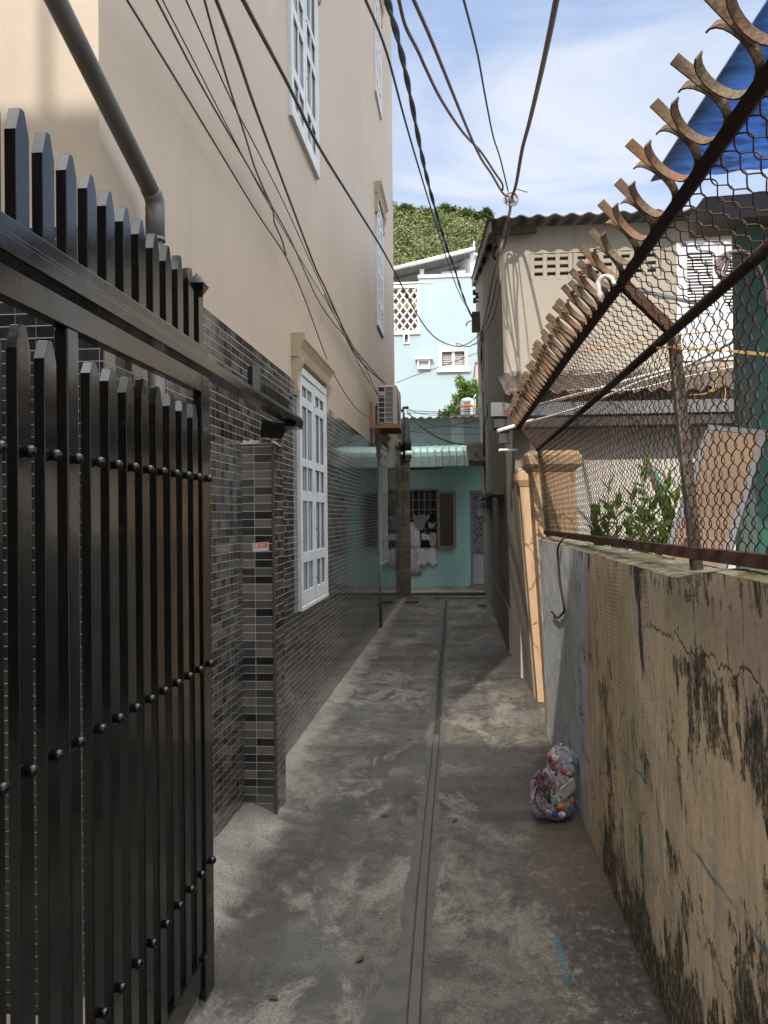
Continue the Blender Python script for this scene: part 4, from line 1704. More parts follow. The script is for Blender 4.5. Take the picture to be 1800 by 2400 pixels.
# white pipes over the annexe roof, stub pipes through the wall
mb = MB()
mb.tube([P(1166, 1010, 7.4), P(1202, 999, 7.45)], .016, 10)
mb.tube([P(1202, 999, 7.45), P(1250, 985, 7.5)], .016, 10)
tag(mb.build('stub_pipe', MT['pvc_white']), 'white pipe sticking out at an angle under the grey gutter end', 'pipe')
mb = MB()
mb.tube([P(1171, 1054.5, 7.6), P(1215, 1054, 7.98)], .011, 10)
tag(mb.build('stub_pipe', MT['pvc_white']), 'short level white pipe stub below the slanting white pipe', 'pipe')
mb = MB()
mb.tube([P(1255, 951, 7.3), P(1400, 912, 6.6), P(1560, 868, 5.9), P(1800, 812, 5.2)], .014, 8)
tag(mb.build('long_pipe', MT['pvc_white']), 'upper long white pipe slanting across above the annexe roof', 'pipe')
mb = MB()
mb.tube(smooth_path([P(1228, 992, 7.3), P(1290, 975, 7.0), P(1360, 954, 6.6), P(1430, 925, 6.2), P(1500, 895, 5.9), P(1600, 862, 5.5), P(1720, 800, 5.0)], 4), .009, 7)
tag(mb.build('sagging_pipe', MT['pvc_white']), 'lower thin white pipe sagging across the front of the annexe roof', 'pipe')
cream_w = plain('cream_cable', (.60, .55, .45), .6)
for pts_, lb in (([(1275, 921, 7.8), (1380, 912, 7.6), (1480, 914, 7.4), (1600, 885, 7), (1720, 860, 6.6)], 'cream cable lying along the mossy ledge above the annexe roof'),
                 ([(1350, 826, 8.8), (1440, 812, 8.5), (1560, 790, 8.0), (1720, 770, 7.6)], 'orange tinted cable crossing the plain part of the cement facade'),
                 ([(1340, 880, 8.6), (1440, 868, 8.2), (1540, 845, 7.9), (1640, 815, 7.4), (1725, 790, 7)], 'cream cable sagging in front of the lower shutter panels')):
    mb = MB()
    mb.tube(smooth_path([P(*q) for q in pts_], 4), .007, 6)
    tag(mb.build('cable', plain('orange_cable', (.62, .33, .16), .6) if 'orange' in lb else cream_w), lb, 'cable', 'cables in front of the cement house')

# ================================================================== GREEN SHED with blue roof
GS = thing('green_shed', 'dark green shed with a blue sheet roof at the right edge', 'shed', (2, 4.5, 0))
gm = G('green_paint')
p_ = gm.pos()
cg = gm.mix(gm.ramp(gm.noise(p_, 2, 5), [(.35, 0), (.7, .6)]), (.020, .105, .075), (.014, .062, .052))
cg = gm.mix(gm.ramp(gm.noise(gm.map(p_, (3, 3, .4)), 2, 6), [(.55, 0), (.75, .5)]), cg, (.03, .085, .06))
gmat = gm.fin(cg, .5, 0, gm.bump(gm.noise(p_, 40, 4), .1, .003))
mb = MB()
mb.box(1.50, 4.5, 4.5, 4.62, -.02, 3.06)
mb.build('wall', gmat, GS)
mb = MB()
mb.box(1.475, 1.56, 4.47, 4.499, -.02, 3.06)
mb.build('corner_post', plain('grey_green_post', (.05, .085, .07), .6), GS)
mb = MB()
mb.hexa([(1.28, 4.36, 3.05), (4.4, 4.36, 3.17), (4.4, 4.64, 3.17), (1.28, 4.64, 3.05)],
        [(1.28, 4.36, 3.17), (4.4, 4.36, 3.29), (4.4, 4.64, 3.29), (1.28, 4.64, 3.17)])
mb.build('beam', plain('grey_beam', (.13, .12, .115), .8, 0, .25, 6, .2), GS)
bm_ = G('blue_roof_sheet')
p_ = bm_.pos()
bx_ = bm_.sep(p_)
rib = bm_.mth('SINE', bm_.mth('MULTIPLY', bx_[1], 62))
cb = bm_.mix(bm_.ramp(bm_.noise(bm_.map(p_, (1, 6, 1)), 1.8, 6, .65), [(.35, 0), (.65, 1)]), (.13, .25, .50), (.19, .32, .55))
dirt = bm_.ramp(bm_.noise(bm_.map(p_, (3.5, 9, 1)), 1.4, 7, .7), [(.46, 0), (.62, .55)])
dirt = bm_.mth('MAXIMUM', dirt, bm_.mth('MULTIPLY', bm_.step(bm_.mth('ADD', bx_[0], bm_.mth('MULTIPLY', bm_.noise(bm_.map(p_, (2, 12, 1)), 2, 6, .7), .3)), 1.42, 1.15), .9))
cb = bm_.mix(dirt, cb, (.065, .075, .085))
bm_.fin(cb, .45, 0, bm_.bump(rib, .25, .006), .4)
# translucent plastic sheeting
tr = bm_.n('ShaderNodeBsdfTranslucent')
bm_.ln(cb, tr.inputs[0])
ms = bm_.n('ShaderNodeMixShader')
ms.inputs[0].default_value = .72
bm_.ln(bm_.b.outputs[0], ms.inputs[1])
bm_.ln(tr.outputs[0], ms.inputs[2])
bm_.ln(ms.outputs[0], bm_.out.inputs[0])
mb = MB()


def broof(u, v):
    x = 1.045 + 3.4 * u
    y = 2.55 + 1.95 * v
    return (x + .05 * (1 - v), y, 3.315 + .14 * (x - 1.045) * .55 + .012 * math.sin(y * 62) * 0 + .006 * math.sin(x * 30))


mb.grid(broof, 60, 30)
mb.grid(lambda u, v: (lambda q: (q[0], q[1], q[2] + .006))(broof(u, 1 - v)), 60, 30)
mb.build('roof', bm_.m, GS, fixn=False)

# leaning cardboard panel
CP = thing('cardboard_panel', 'tilted brown cardboard panel edged with grey tape behind the mesh fence', 'panel', P(1640, 1300, 3.6))
q1, q2 = P(1660, 998, 3.75), P(1796, 1011, 3.65)
q3 = P(1712, 1289, 3.35)
q4 = q1 + (q3 - q2)
ext = (q3 - q2) * .55
q3, q4 = q3 + ext, q4 + ext
nv = (q2 - q1).cross(q3 - q2).normalized()
if nv.y > 0:
    nv = -nv
mb = MB()
mb.hexa([q1, q2, q3, q4], [q1 - nv * .03, q2 - nv * .03, q3 - nv * .03, q4 - nv * .03])
cbm = G('cardboard')
p_ = cbm.pos()
cc = cbm.mix(cbm.ramp(cbm.noise(p_, 3, 5), [(.35, 0), (.7, 1)]), (.15, .093, .054), (.11, .068, .04))
cc = cbm.mix(cbm.ramp(cbm.noise(p_, 9, 5), [(.6, 0), (.75, .4)]), cc, (.09, .055, .034))
mb.build('board', cbm.fin(cc, .8, 0, cbm.bump(cbm.noise(p_, 18, 3), .15, .004)), CP)
tapem = plain('grey_tape', (.065, .064, .066), .45, 0, .15, 8)
for a, b in ((q1, q2), (q2, q3), (q1, q4)):
    mb = MB()
    dd = (b - a).normalized()
    sd2 = nv.cross(dd)
    inner = sd2 if ((q1 + q3) / 2 - a).dot(sd2) > 0 else -sd2
    o1, o2 = a - inner * .004, b - inner * .004
    i1, i2 = a + inner * .024, b + inner * .024
    if (a, b) != (q1, q2):
        o1, i1 = o1 + dd * .026, i1 + dd * .026
    mb.hexa([o1 + nv * .003, o2 + nv * .003, i2 + nv * .003, i1 + nv * .003], [o1 - nv * .034, o2 - nv * .034, i2 + nv * .001, i1 + nv * .001])
    mb.build('tape_edge', tapem, CP)

# shrub behind the fence
def leafmat(name, a, b, c, tl=.35):
    g = G(name)
    i = g.island()
    col = g.ramp(i, [(0, a), (.5, b), (1, c)])
    g.fin(col, .45, 0, None, .4)
    t = g.n('ShaderNodeBsdfTranslucent')
    g.ln(g.mix(.5, col, (.25, .40, .05)), t.inputs[0])
    m_ = g.n('ShaderNodeMixShader')
    m_.inputs[0].default_value = tl
    g.ln(g.b.outputs[0], m_.inputs[1])
    g.ln(t.outputs[0], m_.inputs[2])
    g.ln(m_.outputs[0], g.out.inputs[0])
    return g.m


MT['leaf'] = leafmat('glossy_leaf', (.03, .07, .012), (.07, .15, .025), (.15, .24, .05))
stemm = plain('green_brown_stem', (.10, .085, .04), .8)
rs = random.Random(11)


def shrub(name, label, tops, Y, group, n=20, base=None, L=.088):
    bx = base or P(*tops[0][:2], Y)
    t = thing(name, label, 'shrub', (bx.x, Y, 0), group)
    sm_, lf_ = MB(), MB()
    for (px, py, hh) in tops:
        tp = P(px, py, Y + rs.uniform(-.12, .12))
        b0 = Vector((bx.x + rs.uniform(-.1, .1), Y + rs.uniform(-.08, .08), 0))
        pts = smooth_path([b0, b0.lerp(tp, .5) + Vector((rs.uniform(-.04, .04), rs.uniform(-.04, .04), 0)), tp], 5)
        sm_.tube(pts, [.009 - .006 * i / (len(pts) - 1) for i in range(len(pts))], 5)
        for k in range(n + 8):
            f = 1 - (k / (n + 8)) * hh / max(.2, (tp - b0).length)
            c_ = b0.lerp(tp, f)
            a = k * 2.4 + rs.uniform(-.4, .4)
            el_ = rs.uniform(.25, 1.0) if k > 3 else rs.uniform(.9, 1.4)
            d = Vector((math.cos(a) * math.cos(el_), math.sin(a) * math.cos(el_), math.sin(el_)))
            lf_.leaf(c_, d, Vector((0, 0, 1)) if el_ < 1.2 else Vector((1, 0, 0)), L * rs.uniform(.7, 1.15), L * rs.uniform(.42, .55))
    sm_.build('stem', stemm, t)
    lf_.build('foliage', MT['leaf'], t, fixn=False)


shrub('potted_shrub', 'green leafy shrub against the white wall, left of the other shrub behind the fence', [(1425, 1140, .5), (1395, 1200, .35), (1447, 1172, .5), (1480, 1160, .4), (1410, 1230, .3)], 4.3, 'shrubs behind the mesh fence')
shrub('potted_shrub', 'taller green shrub with round leaves beside the fence post behind the mesh', [(1508, 1100, .6), (1565, 1120, .6), (1530, 1180, .4), (1583, 1170, .4), (1555, 1215, .3), (1500, 1200, .4)], 3.9, 'shrubs behind the mesh fence')
# stick with a green cloth
SK = thing('stick', 'dark wooden stick leaning among the shrub leaves', 'stick', P(1545, 1170, 4.1))
mb = MB()
mb.tube([P(1515, 1075, 4.1), P(1544, 1158, 4.1), P(1580, 1260, 4.1)], .014, 7)
mb.build('shaft', plain('dark_stick', (.07, .055, .04), .85, 0, .3, 20, .3), SK)
mb = MB()
cl = [P(1528, 1095, 4.12), P(1540, 1106, 4.12), P(1547, 1128, 4.12), P(1560, 1143, 4.12), P(1556, 1156, 4.12), P(1544, 1150, 4.12), P(1534, 1130, 4.12), P(1526, 1110, 4.12)]
vs = [q + Vector((0, .0, 0)) for q in cl] + [q + Vector((.004, .025, 0)) for q in cl]
k = len(cl)
mb.add(vs, [tuple(range(k)), tuple(range(2 * k - 1, k - 1, -1))] + [(i, k + i, k + (i + 1) % k, (i + 1) % k) for i in range(k)])
tag(mb.build('folded_cloth', plain('bright_green_cloth', (.02, .22, .12), .6, 0, .2, 10)), 'bright green folded cloth hanging on the stick in the shrub', 'cloth')

# ================================================================== BLUE HOUSE at the end of the alley
BH = thing('turquoise_house', 'turquoise painted house with a green awning closing the end of the alley', 'house', (0, 17.7, 0))
blue = stained('turquoise_paint', (.42, .70, .68), (.29, .50, .49), .8, .35, .6, True, .1, 20)
YB = 17.7
gx0, gx1, gz0, gz1 = P(945, 1150, YB).x, P(1023, 1150, YB).x, P(980, 1283, YB).z, P(980, 1150, YB).z
dx0, dx1, dz0, dz1 = P(1101, 1150, YB).x, P(1101, 1150, YB).x + .95, .10, P(1110, 1149, YB).z
mb = MB()
holes(mb, -3, 3, 0, 3.1, [(gx0, gx1, gz0, gz1), (dx0, dx1, 0, dz1)], lambda a, b, c, d: mb.box(a, b, YB, YB + .15, c, d))
mb.build('wall', blue, BH)
mb = MB()
mb.box(P(1063, 1200, YB).x, P(1090, 1200, YB).x, YB - .07, YB - .001, .056, 2.95)
mb.build('pilaster', blue, BH)
mb = MB()
mb.box(dx0 - .001, dx1 + .4, YB - .05, YB + .4, .0, .10)
mb.build('door_step', MT['cement'], BH)
mb = MB()
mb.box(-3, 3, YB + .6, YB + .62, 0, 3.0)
mb.build('dark_interior', MT['dark_backing'], BH)
pale = stained('pale_blue_render', (.35, .43, .47), (.26, .31, .33), .8, .4, .7, True, .1, 20)
mb = MB()
mb.box(-3, 3, YB + .02, YB + .16, 3.1005, 3.62)
mb.build('upper_wall', pale, BH)
mb = MB()
mb.box(P(1057, 1010, YB).x, P(1087, 1010, YB).x, YB - .0, YB + .0195, 3.1, 3.62)
mb.build('upper_pilaster', plain('pale_pilaster', (.46, .55, .60), .7), BH)
# cement sheet roof
mb = MB()


def croof(u, v):
    x = -3 + 6 * u
    y = YB - .25 + 4.5 * v
    return (x, y, 3.64 + .07 * (y - YB + .25) + .02 * math.cos(2 * math.pi * x / .177))


mb.grid(croof, 340, 4)
mb.grid(lambda u, v: (lambda q: (q[0], q[1], q[2] - .014))(croof(u, 1 - v)), 340, 4)
vs = []
for i in range(341):
    q = croof(i / 340, 0)
    vs += [q, (q[0], q[1] + .001, q[2] - .014)]
mb.add(vs, [(2 * i, 2 * i + 2, 2 * i + 3, 2 * i + 1) for i in range(340)])
mb.build('roof', stained('old_cement_sheet', (.40, .375, .33), (.10, .09, .075), 2, .7, .9, False, .3, 20), BH, fixn=False)
# awning: sheet bending down at the front
AWm = G('green_awning_sheet')
p_ = AWm.pos()
wv_ = AWm.ramp(AWm.noise(AWm.map(p_, (2, 1, .6)), 2, 5), [(.35, (.30, .47, .42)), (.7, (.42, .58, .52))])
AWm.fin(wv_, .4, 0, None, .5)
mb = MB()
aw = [(YB - .02, 3.06), (YB - .35, 3.03), (YB - .62, 2.985), (YB - .76, 2.94), (YB - .84, 2.87), (YB - .875, 2.78), (YB - .88, 2.70), (YB - .89, 2.57)]


def awn(u, v):
    x = -1.9 + 4.2 * u
    f = v * (len(aw) - 1)
    i = min(int(f), len(aw) - 2)
    q = f - i
    y = aw[i][0] * (1 - q) + aw[i + 1][0] * q
    z = aw[i][1] * (1 - q) + aw[i + 1][1] * q
    rb = (x / .145) % 1.0
    r_ = .018 if rb < .16 else 0
    dy = r_ * (0 if i < 3 else 1)
    dz = r_ * (1 if i < 5 else 0)
    return (x, y - dy, z + dz + .012 * x)


mb.grid(awn, 240, 21, False)
mb.grid(lambda u, v: (lambda q: (q[0], q[1] + .004, q[2] - .005))(awn(1 - u, v)), 240, 21, False)
mb.build('awning', AWm.m, BH, fixn=False)
mb = MB()
mb.box(-1.2, -.25, YB - .86, YB - .83, 2.50, 2.545)
mb.build('awning_bar', MT['black'], BH)
for xx in (-1.3, .9):
    mb = MB()
    mb.bar((xx, YB - .01, 2.55), (xx, YB - .83, 2.72), .03, .03)
    mb.build('awning_bracket', MT['black'], BH)
# window grille and frame
frm = plain('grey_frame', (.25, .235, .235), .6, 0, .1, 6)
mb = MB()
mb.box(gx0 - .04, gx0, YB - .02, YB + .05, gz0 - .04, gz1 + .04)
mb.box(gx1 - .002, gx1 + .03, YB - .02, YB + .05, gz0 - .04, gz1 + .04)
mb.box(gx0 + .001, gx1 - .003, YB - .019, YB + .05, gz1 - .002, gz1 + .038)
mb.box(gx0 + .001, gx1 - .003, YB - .019, YB + .05, gz0 - .04, gz0)
gw = mb.build('window', frm, BH)
mb = MB()
nx = 6
for i in range(1, nx + 1):
    xx = P(1023 - 7 - 13.6 * (i - .5), 1200, YB).x
    mb.box(xx - .010, xx + .010, YB + .012, YB + .03, gz0 + .001, gz1 - .003)
for i in range(1, 6):
    zz = gz1 - i * (gz1 - gz0) / 6
    mb.box(gx0 + .001, gx1 - .003, YB + .006, YB + .0115, zz - .009, zz + .009)
mb.build('grille', plain('grille_paint', (.22, .215, .215), .5), gw)
# hinged leaf folded back on the wall
a0, a1 = P(1026, 1200, YB - .05).x, P(1069, 1200, YB - .05).x
b0, b1 = P(1045, 1285, YB - .05).z, P(1045, 1152, YB - .05).z
mb = MB()
for q in ((a0, a0 + .045, b0, b1), (a1 - .045, a1, b0, b1), (a0 + .0455, a1 - .0455, b1 - .045, b1), (a0 + .0455, a1 - .0455, b0, b0 + .045)):
    mb.box(q[0], q[1], YB - .075, YB - .045, q[2], q[3])
lf = mb.build('window_leaf', frm, BH)
pg = G('brown_patterned_glass')
p_ = pg.pos()
vv = pg.vor(p_, 16)
pc = pg.mix(pg.ramp(vv, [(.2, 1), (.45, 0)]), (.055, .035, .014), (.075, .048, .02))
mb = MB()
mb.box(a0 + .04, a1 - .04, YB - .064, YB - .056, b0 + .04, b1 - .04)
mb.build('pane', pg.fin(pc, .35, 0, None, .5), lf)
# door
mb = MB()
ft = .055
mb.box(dx0 + .002, dx0 + ft, YB + .0, YB + .08, .1005, dz1 - .002)
mb.box(dx1 - ft, dx1 - .002, YB + .0, YB + .08, .1005, dz1 - .002)
mb.box(dx0 + ft + .0005, dx1 - ft - .0005, YB + .001, YB + .08, dz1 - ft, dz1 - .003)
dr = mb.build('door', frm, BH)
zmid = P(1110, 1302, YB).z
mb = MB()
mb.box(dx0 + ft + .001, dx1 - ft - .001, YB + .03, YB + .06, .11, zmid - .02)
mb.box(dx0 + ft + .001, dx1 - ft - .001, YB + .022, YB + .06, zmid - .0195, zmid + .02)
mb.box(dx0 + ft + .1, dx1 - ft - .1, YB + .02, YB + .0295, .28, .32)
mb.box(dx0 + ft + .1, dx1 - ft - .1, YB + .02, YB + .0295, zmid - .16, zmid - .13)
mb.build('lower_panel', plain('grey_white_door', (.40, .41, .43), .5, 0, .06, 4), dr)
dg_ = G('patterned_door_glass')
p_ = dg_.pos()
v1 = dg_.vor(p_, 13)
pc = dg_.mix(dg_.ramp(v1, [(.30, 1), (.42, 0)]), (.19, .19, .21), (.055, .055, .065))
mb = MB()
mb.box(dx0 + ft + .001, dx1 - ft - .001, YB + .035, YB + .05, zmid + .0205, dz1 - ft - .001)
mb.build('pane', dg_.fin(pc, .3, 0, None, .5), dr)

# clothes drying on the grille
def cloth(name, col, pts, Y, label, seed=0, th=.02, pat=None):
    g = G(name + '_cloth')
    p = g.pos()
    f = g.noise(g.map(p, (9, 9, 1.2), (seed, 0, 0)), 3.0, 4, .5)
    c = col
    if pat:
        c = g.mix(g.ramp(g.noise(p, 42, 2), [(.56, 0), (.60, .8)]), col, pat)
    mt_ = g.fin(c, .9, 0, g.bump(f, .9, .03), .1)
    w_ = [P(a, b, Y) for a, b in pts]
    bm = bmesh.new()
    fr_ = [bm.verts.new(q) for q in w_]
    fc = bm.faces.new(fr_)
    bmesh.ops.triangulate(bm, faces=[fc])
    bmesh.ops.subdivide_edges(bm, edges=bm.edges[:], cuts=3, use_grid_fill=True)
    for v in bm.verts:
        v.co.y += .012 * math.sin(v.co.x * 60 + seed) * math.sin(v.co.z * 4 + seed * 2) + .006 * math.sin(v.co.x * 131 + seed)
    gm_ = bmesh.ops.extrude_face_region(bm, geom=bm.faces[:])
    for v in [e_ for e_ in gm_['geom'] if isinstance(e_, bmesh.types.BMVert)]:
        v.co.y += th
    bmesh.ops.recalc_face_normals(bm, faces=bm.faces)
    for f_ in bm.faces:
        f_.smooth = True
    me = bpy.data.meshes.new(name)
    bm.to_mesh(me)
    bm.free()
    me.materials.append(mt_)
    o = bpy.data.objects.new(name, me)
    COL.objects.link(o)
    return tag(o, label, 'laundry', 'laundry drying on the window grille')


gy, wh, dkk, pkk = (.29, .29, .33), (.74, .74, .78), (.018, .018, .024), (.62, .42, .36)
cloth('vest', gy, [(968, 1208), (973, 1206), (979, 1210), (984, 1208), (989, 1206), (996, 1205), (1000, 1210), (999, 1222), (993, 1240), (989, 1244), (985, 1240), (974, 1238), (971, 1228)], YB - .05, 'grey sleeveless vest hanging highest on the window grille', 1)
cloth('shirt', wh, [(950, 1218), (959, 1220), (969, 1226), (973, 1240), (982, 1242), (984, 1252), (985, 1262), (986, 1272), (984, 1284), (970, 1284), (958, 1280), (950, 1278)], YB - .045, 'white patterned shirt at the left side of the window grille', 2, pat=(.20, .20, .26))
cloth('underwear', (.36, .42, .40), [(1003, 1222), (1009, 1228), (1016, 1226), (1021, 1222), (1020, 1234), (1014, 1239), (1006, 1237), (1003, 1231)], YB - .05, 'small pale green garment under the black garment on the grille', 3)
cloth('shirt', dkk, [(1006, 1208), (1013, 1203), (1020, 1206), (1023, 1214), (1021, 1224), (1015, 1227), (1008, 1222)], YB - .06, 'black garment at the upper right of the window grille', 4)
cloth('sleeve', (.40, .41, .40), [(1000, 1208), (1006, 1206), (1006, 1212), (1002, 1220), (999, 1220)], YB - .055, 'small light garment between the grey vest and the black garment', 5)
cloth('towel', wh, [(988, 1250), (1000, 1251), (1000, 1263), (996, 1267), (988, 1265)], YB - .05, 'small white patterned cloth left of the pink top', 6, pat=(.25, .25, .32))
cloth('towel', wh, [(1001, 1252), (1008, 1252), (1008, 1266), (1004, 1268), (1000, 1264)], YB - .048, 'narrow white cloth touching the pink top', 7)
cloth('shorts', dkk, [(987, 1268), (1008, 1267), (1007, 1281), (998, 1282), (985, 1282)], YB - .04, 'dark shorts hanging in the middle low on the grille', 8)
cloth('top', pkk, [(1009, 1250), (1013, 1247), (1018, 1250), (1023, 1250), (1023, 1268), (1022, 1283), (1010, 1282), (1007, 1274), (1008, 1262)], YB - .055, 'pale pink top beside the brown window leaf', 9)
cloth('dress', (.46, .46, .52), [(950, 1282), (983, 1282), (982, 1300), (987, 1320), (989, 1346), (978, 1349), (958, 1350), (950, 1348)], YB - .03, 'long grey dress hanging lowest below the window', 10)
cloth('shorts', (.66, .64, .70), [(980, 1284), (990, 1286), (1010, 1284), (1020, 1283), (1022, 1300), (1025, 1318), (1014, 1330), (1005, 1319), (996, 1331), (988, 1329), (977, 1323), (982, 1305)], YB - .05, 'pale lilac wide shorts below the window sill', 11)
mb = MB()
mb.tube([P(948, 1248, YB - .03), P(1024, 1248, YB - .03)], .006, 5)
mb.tube([P(948, 1284, YB - .02), P(1024, 1283, YB - .02)], .006, 5)
tag(mb.build('clothes_line', MT['galv']), 'pair of thin lines across the grille carrying the laundry', 'clothes line')

# stone-tiled post at the end of the left house
SP = thing('stone_pillar', 'narrow pillar clad in brown split stone tiles at the far end of the left house', 'pillar', (-1, 16.0, 0))
stn = G('split_stone_tiles')
p_ = stn.pos()
sx_, sy_, sz_ = stn.sep(p_)
row = stn.mth('FLOOR', stn.mth('MULTIPLY', sz_, 22))
colu = stn.mth('FLOOR', stn.mth('ADD', stn.mth('MULTIPLY', stn.mth('ADD', sx_, sy_), 5.5), stn.mth('MULTIPLY', stn.white(stn.comb(row, 3.0, 1.0)), 5)))
wv2 = stn.white(stn.comb(row, colu, 2.0))
sc_ = stn.ramp(wv2, [(0, (.15, .115, .075)), (.3, (.27, .21, .135)), (.55, (.20, .17, .13)), (.8, (.33, .27, .19))], 'CONSTANT')
bandc = stn.ramp(stn.noise(stn.map(p_, (.1, .1, 1)), 4.5, 2), [(.42, .5), (.6, 0)])
sc_ = stn.mix(bandc, sc_, (.13, .12, .115))
stm = stn.fin(sc_, .7, 0, stn.bump(wv2, .5, .01))
xw = -1.142 + .0063 * 16
mb = MB()
mb.box(xw + .0, xw + .15, 15.85, 16.15, 0, 2.62)
mb.build('shaft', stm, SP)
mb = MB()
mb.box(xw - .0005, xw + .014, 15.18, 15.849, 0, 2.43)
mb.build('return_tiles', stm, SP)
mb = MB()
mb.box(xw + .001, xw + .175, 15.82, 16.18, 2.62, 2.70)
mb.box(xw + .001, xw + .195, 15.80, 16.2, 2.7005, 2.74)
mb.build('cap', MT['cement'], SP)

SG = thing('dark_sign_board', 'dark folded board on a pole behind the air conditioner', 'board', P(946, 1050, 15.3))
dkp = plain('dark_purple_board', (.035, .028, .036), .5, 0, .3, 3)
a, b, c_, d = P(945, 978, 15.3), P(957, 978, 15.0), P(965, 1056, 15.0), P(945, 1056, 15.3)
mb = MB()
mb.hexa([a, b, c_, d], [a + Vector((.0, .03, 0)), b + Vector((0, .03, 0)), c_ + Vector((0, .03, 0)), d + Vector((0, .03, 0))])
mb.build('front_panel', dkp, SG)
a, b, c_, d = P(931, 1008, 15.5), P(944.5, 990, 15.3), P(944.5, 1056, 15.3), P(931, 1052, 15.5)
mb = MB()
mb.hexa([a, b, c_, d], [a + Vector((0, .03, 0)), b + Vector((0, .03, 0)), c_ + Vector((0, .03, 0)), d + Vector((0, .03, 0))])
mb.build('side_panel', plain('darker_board', (.014, .012, .016), .5), SG)
mb = MB()
q = P(946, 965, 15.25)
mb.tube([(q.x, q.y, 2.6), (q.x, q.y, q.z)], .022, 8)
mb.build('pole', MT['black'], SG)

# wire clutter box, chunk of broken balcony on the cement house's side
DB = thing('concrete_canopy', 'stained concrete canopy stub sticking out high on the cement house wall', 'canopy', P(1112, 1062, 15.2))
a, b = P(1094, 1042, 15.0), P(1132, 1083, 15.0)
mb = MB()
mb.hexa([(a.x + .035, 14.9, b.z + .02), (b.x + .2, 14.9, b.z + .02), (b.x + .2, 16.2, b.z), (a.x + .04, 16.2, b.z)],
        [(a.x, 14.85, a.z), (b.x + .2, 14.85, a.z + .02), (b.x + .2, 16.25, a.z), (a.x, 16.25, a.z)])
mb.build('slab', stained('flaking_concrete', (.42, .40, .36), (.03, .028, .025), 7, .95, .9, False, .4, 30), DB)
MBX = thing('meter_box', 'grey brown electric meter box among cables on the cement house side wall', 'meter box', P(1115, 750, 15.5))
a, b = P(1106, 730, 15.4), P(1128, 770, 15.4)
mb = MB()
mb.box(a.x, b.x + .06, 15.4, 15.75, b.z, a.z)
mb.build('box', plain('old_meter_box', (.06, .052, .046), .8, 0, .4, 30, .4), MBX, bevel=.012)
mb = MB()
mb.tube(smooth_path([P(1104, 752, 15.4), P(1098, 754, 15.4), P(1094, 759, 15.4), P(1093, 764, 15.4)], 4), .012, 6)
mb.build('conduit_elbow', MT['galv'], MBX)
for (px, py) in ((1111, 686), (1112, 705), (1117, 695)):
    mb = MB()
    c0 = P(px, py, 15.4)
    mb.lathe([(.012, -.05), (.034, -.03), (.020, -.01), (.034, .01), (.018, .03), (.03, .045), (.01, .06)], c0, 8)
    mb.tube([c0, (c0.x + .12, c0.y + .05, c0.z - .02)], .012, 5)
    tag(mb.build('insulator', MT['black']), {686: 'uppermost black insulator above the meter box', 705: 'lower black insulator just above the meter box', 695: 'small black insulator nearest the cement house wall'}[py], 'insulator', 'insulators above the meter box')
# ================================================================== BUILDING BEHIND THE VIEWER (casts the near shade)
BB = thing('gabled_house', 'plain gabled house standing behind the viewer and shading the near alley', 'house', (-5, -3, 0))
mb = MB()
mb.prism([(-13, 0), (-.50, 0), (-.50, 5.35), (-1.25, 8.04), (-13, 8.04)], 'y', -9, -3)
mb.build('wall', plain('dark_rear_wall', (.06, .055, .05), .9, 0, .2, 2), BB)
mb = MB()
mb.tube([(-2.77, -3.2, 7.9), (-2.77, -3.2, 13)], .02, 8)
mb.build('roof_pole', MT['galv'], BB)

# ================================================================== PALE BLUE TALL HOUSE
YP = 30.0
PH = thing('pale_blue_house', 'tall pale blue house with a lattice balcony and a tilted canopy on its roof', 'house', (-1, YP, 0))
pb = stained('pale_blue_paint', (.37, .465, .50), (.30, .375, .40), .35, .35, .7, True, .08, 12)
pw = plain('white_trim', (.80, .80, .80), .6, 0, .05, 4)
lx0, lx1, lz0, lz1 = -6, P(982, 700, YP).x, P(960, 775, YP).z, P(960, 672, YP).z
ptop_ = P(1050, 650, YP).z
wx0, wx1, wz0, wz1 = P(1036, 840, YP).x, P(1089, 840, YP).x, P(1060, 858, YP).z, P(1060, 824, YP).z
sx0_, sx1_, sz0_, sz1_ = P(948.5, 790, YP).x, P(956.5, 790, YP).x, P(950, 803, YP).z, P(950, 785, YP).z
mb = MB()
holes(mb, -6, 1.9, 0, ptop_, [(lx0 - 1, lx1, lz0, 99), (wx0, wx1, wz0, wz1), (sx0_, sx1_, sz0_, sz1_)], lambda a, b, c, d: mb.box(a, b, YP, YP + .25, c, d))
mb.box(1.65, 1.9, YP + .2501, YP + 9, 0, ptop_)
mb.build('wall', pb, PH)
mb = MB()
mb.box(lx1 - .03, 1.95, YP - .05, YP + .3, ptop_ + .001, ptop_ + .11)
mb.build('parapet_cap', pw, PH)
mb = MB()
mb.box(-6, lx1 + .02, YP - .07, YP + .3, lz0 - .14, lz0 - .0)
mb.build('balcony_ledge', pw, PH)
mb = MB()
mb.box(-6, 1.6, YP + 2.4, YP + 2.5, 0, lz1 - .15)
mb.build('inner_wall', plain('brown_inner_wall', (.30, .25, .21), .8), PH)  # brownish wall set back behind the lattice
mb = MB()
pitch_ = .27
th_ = .028
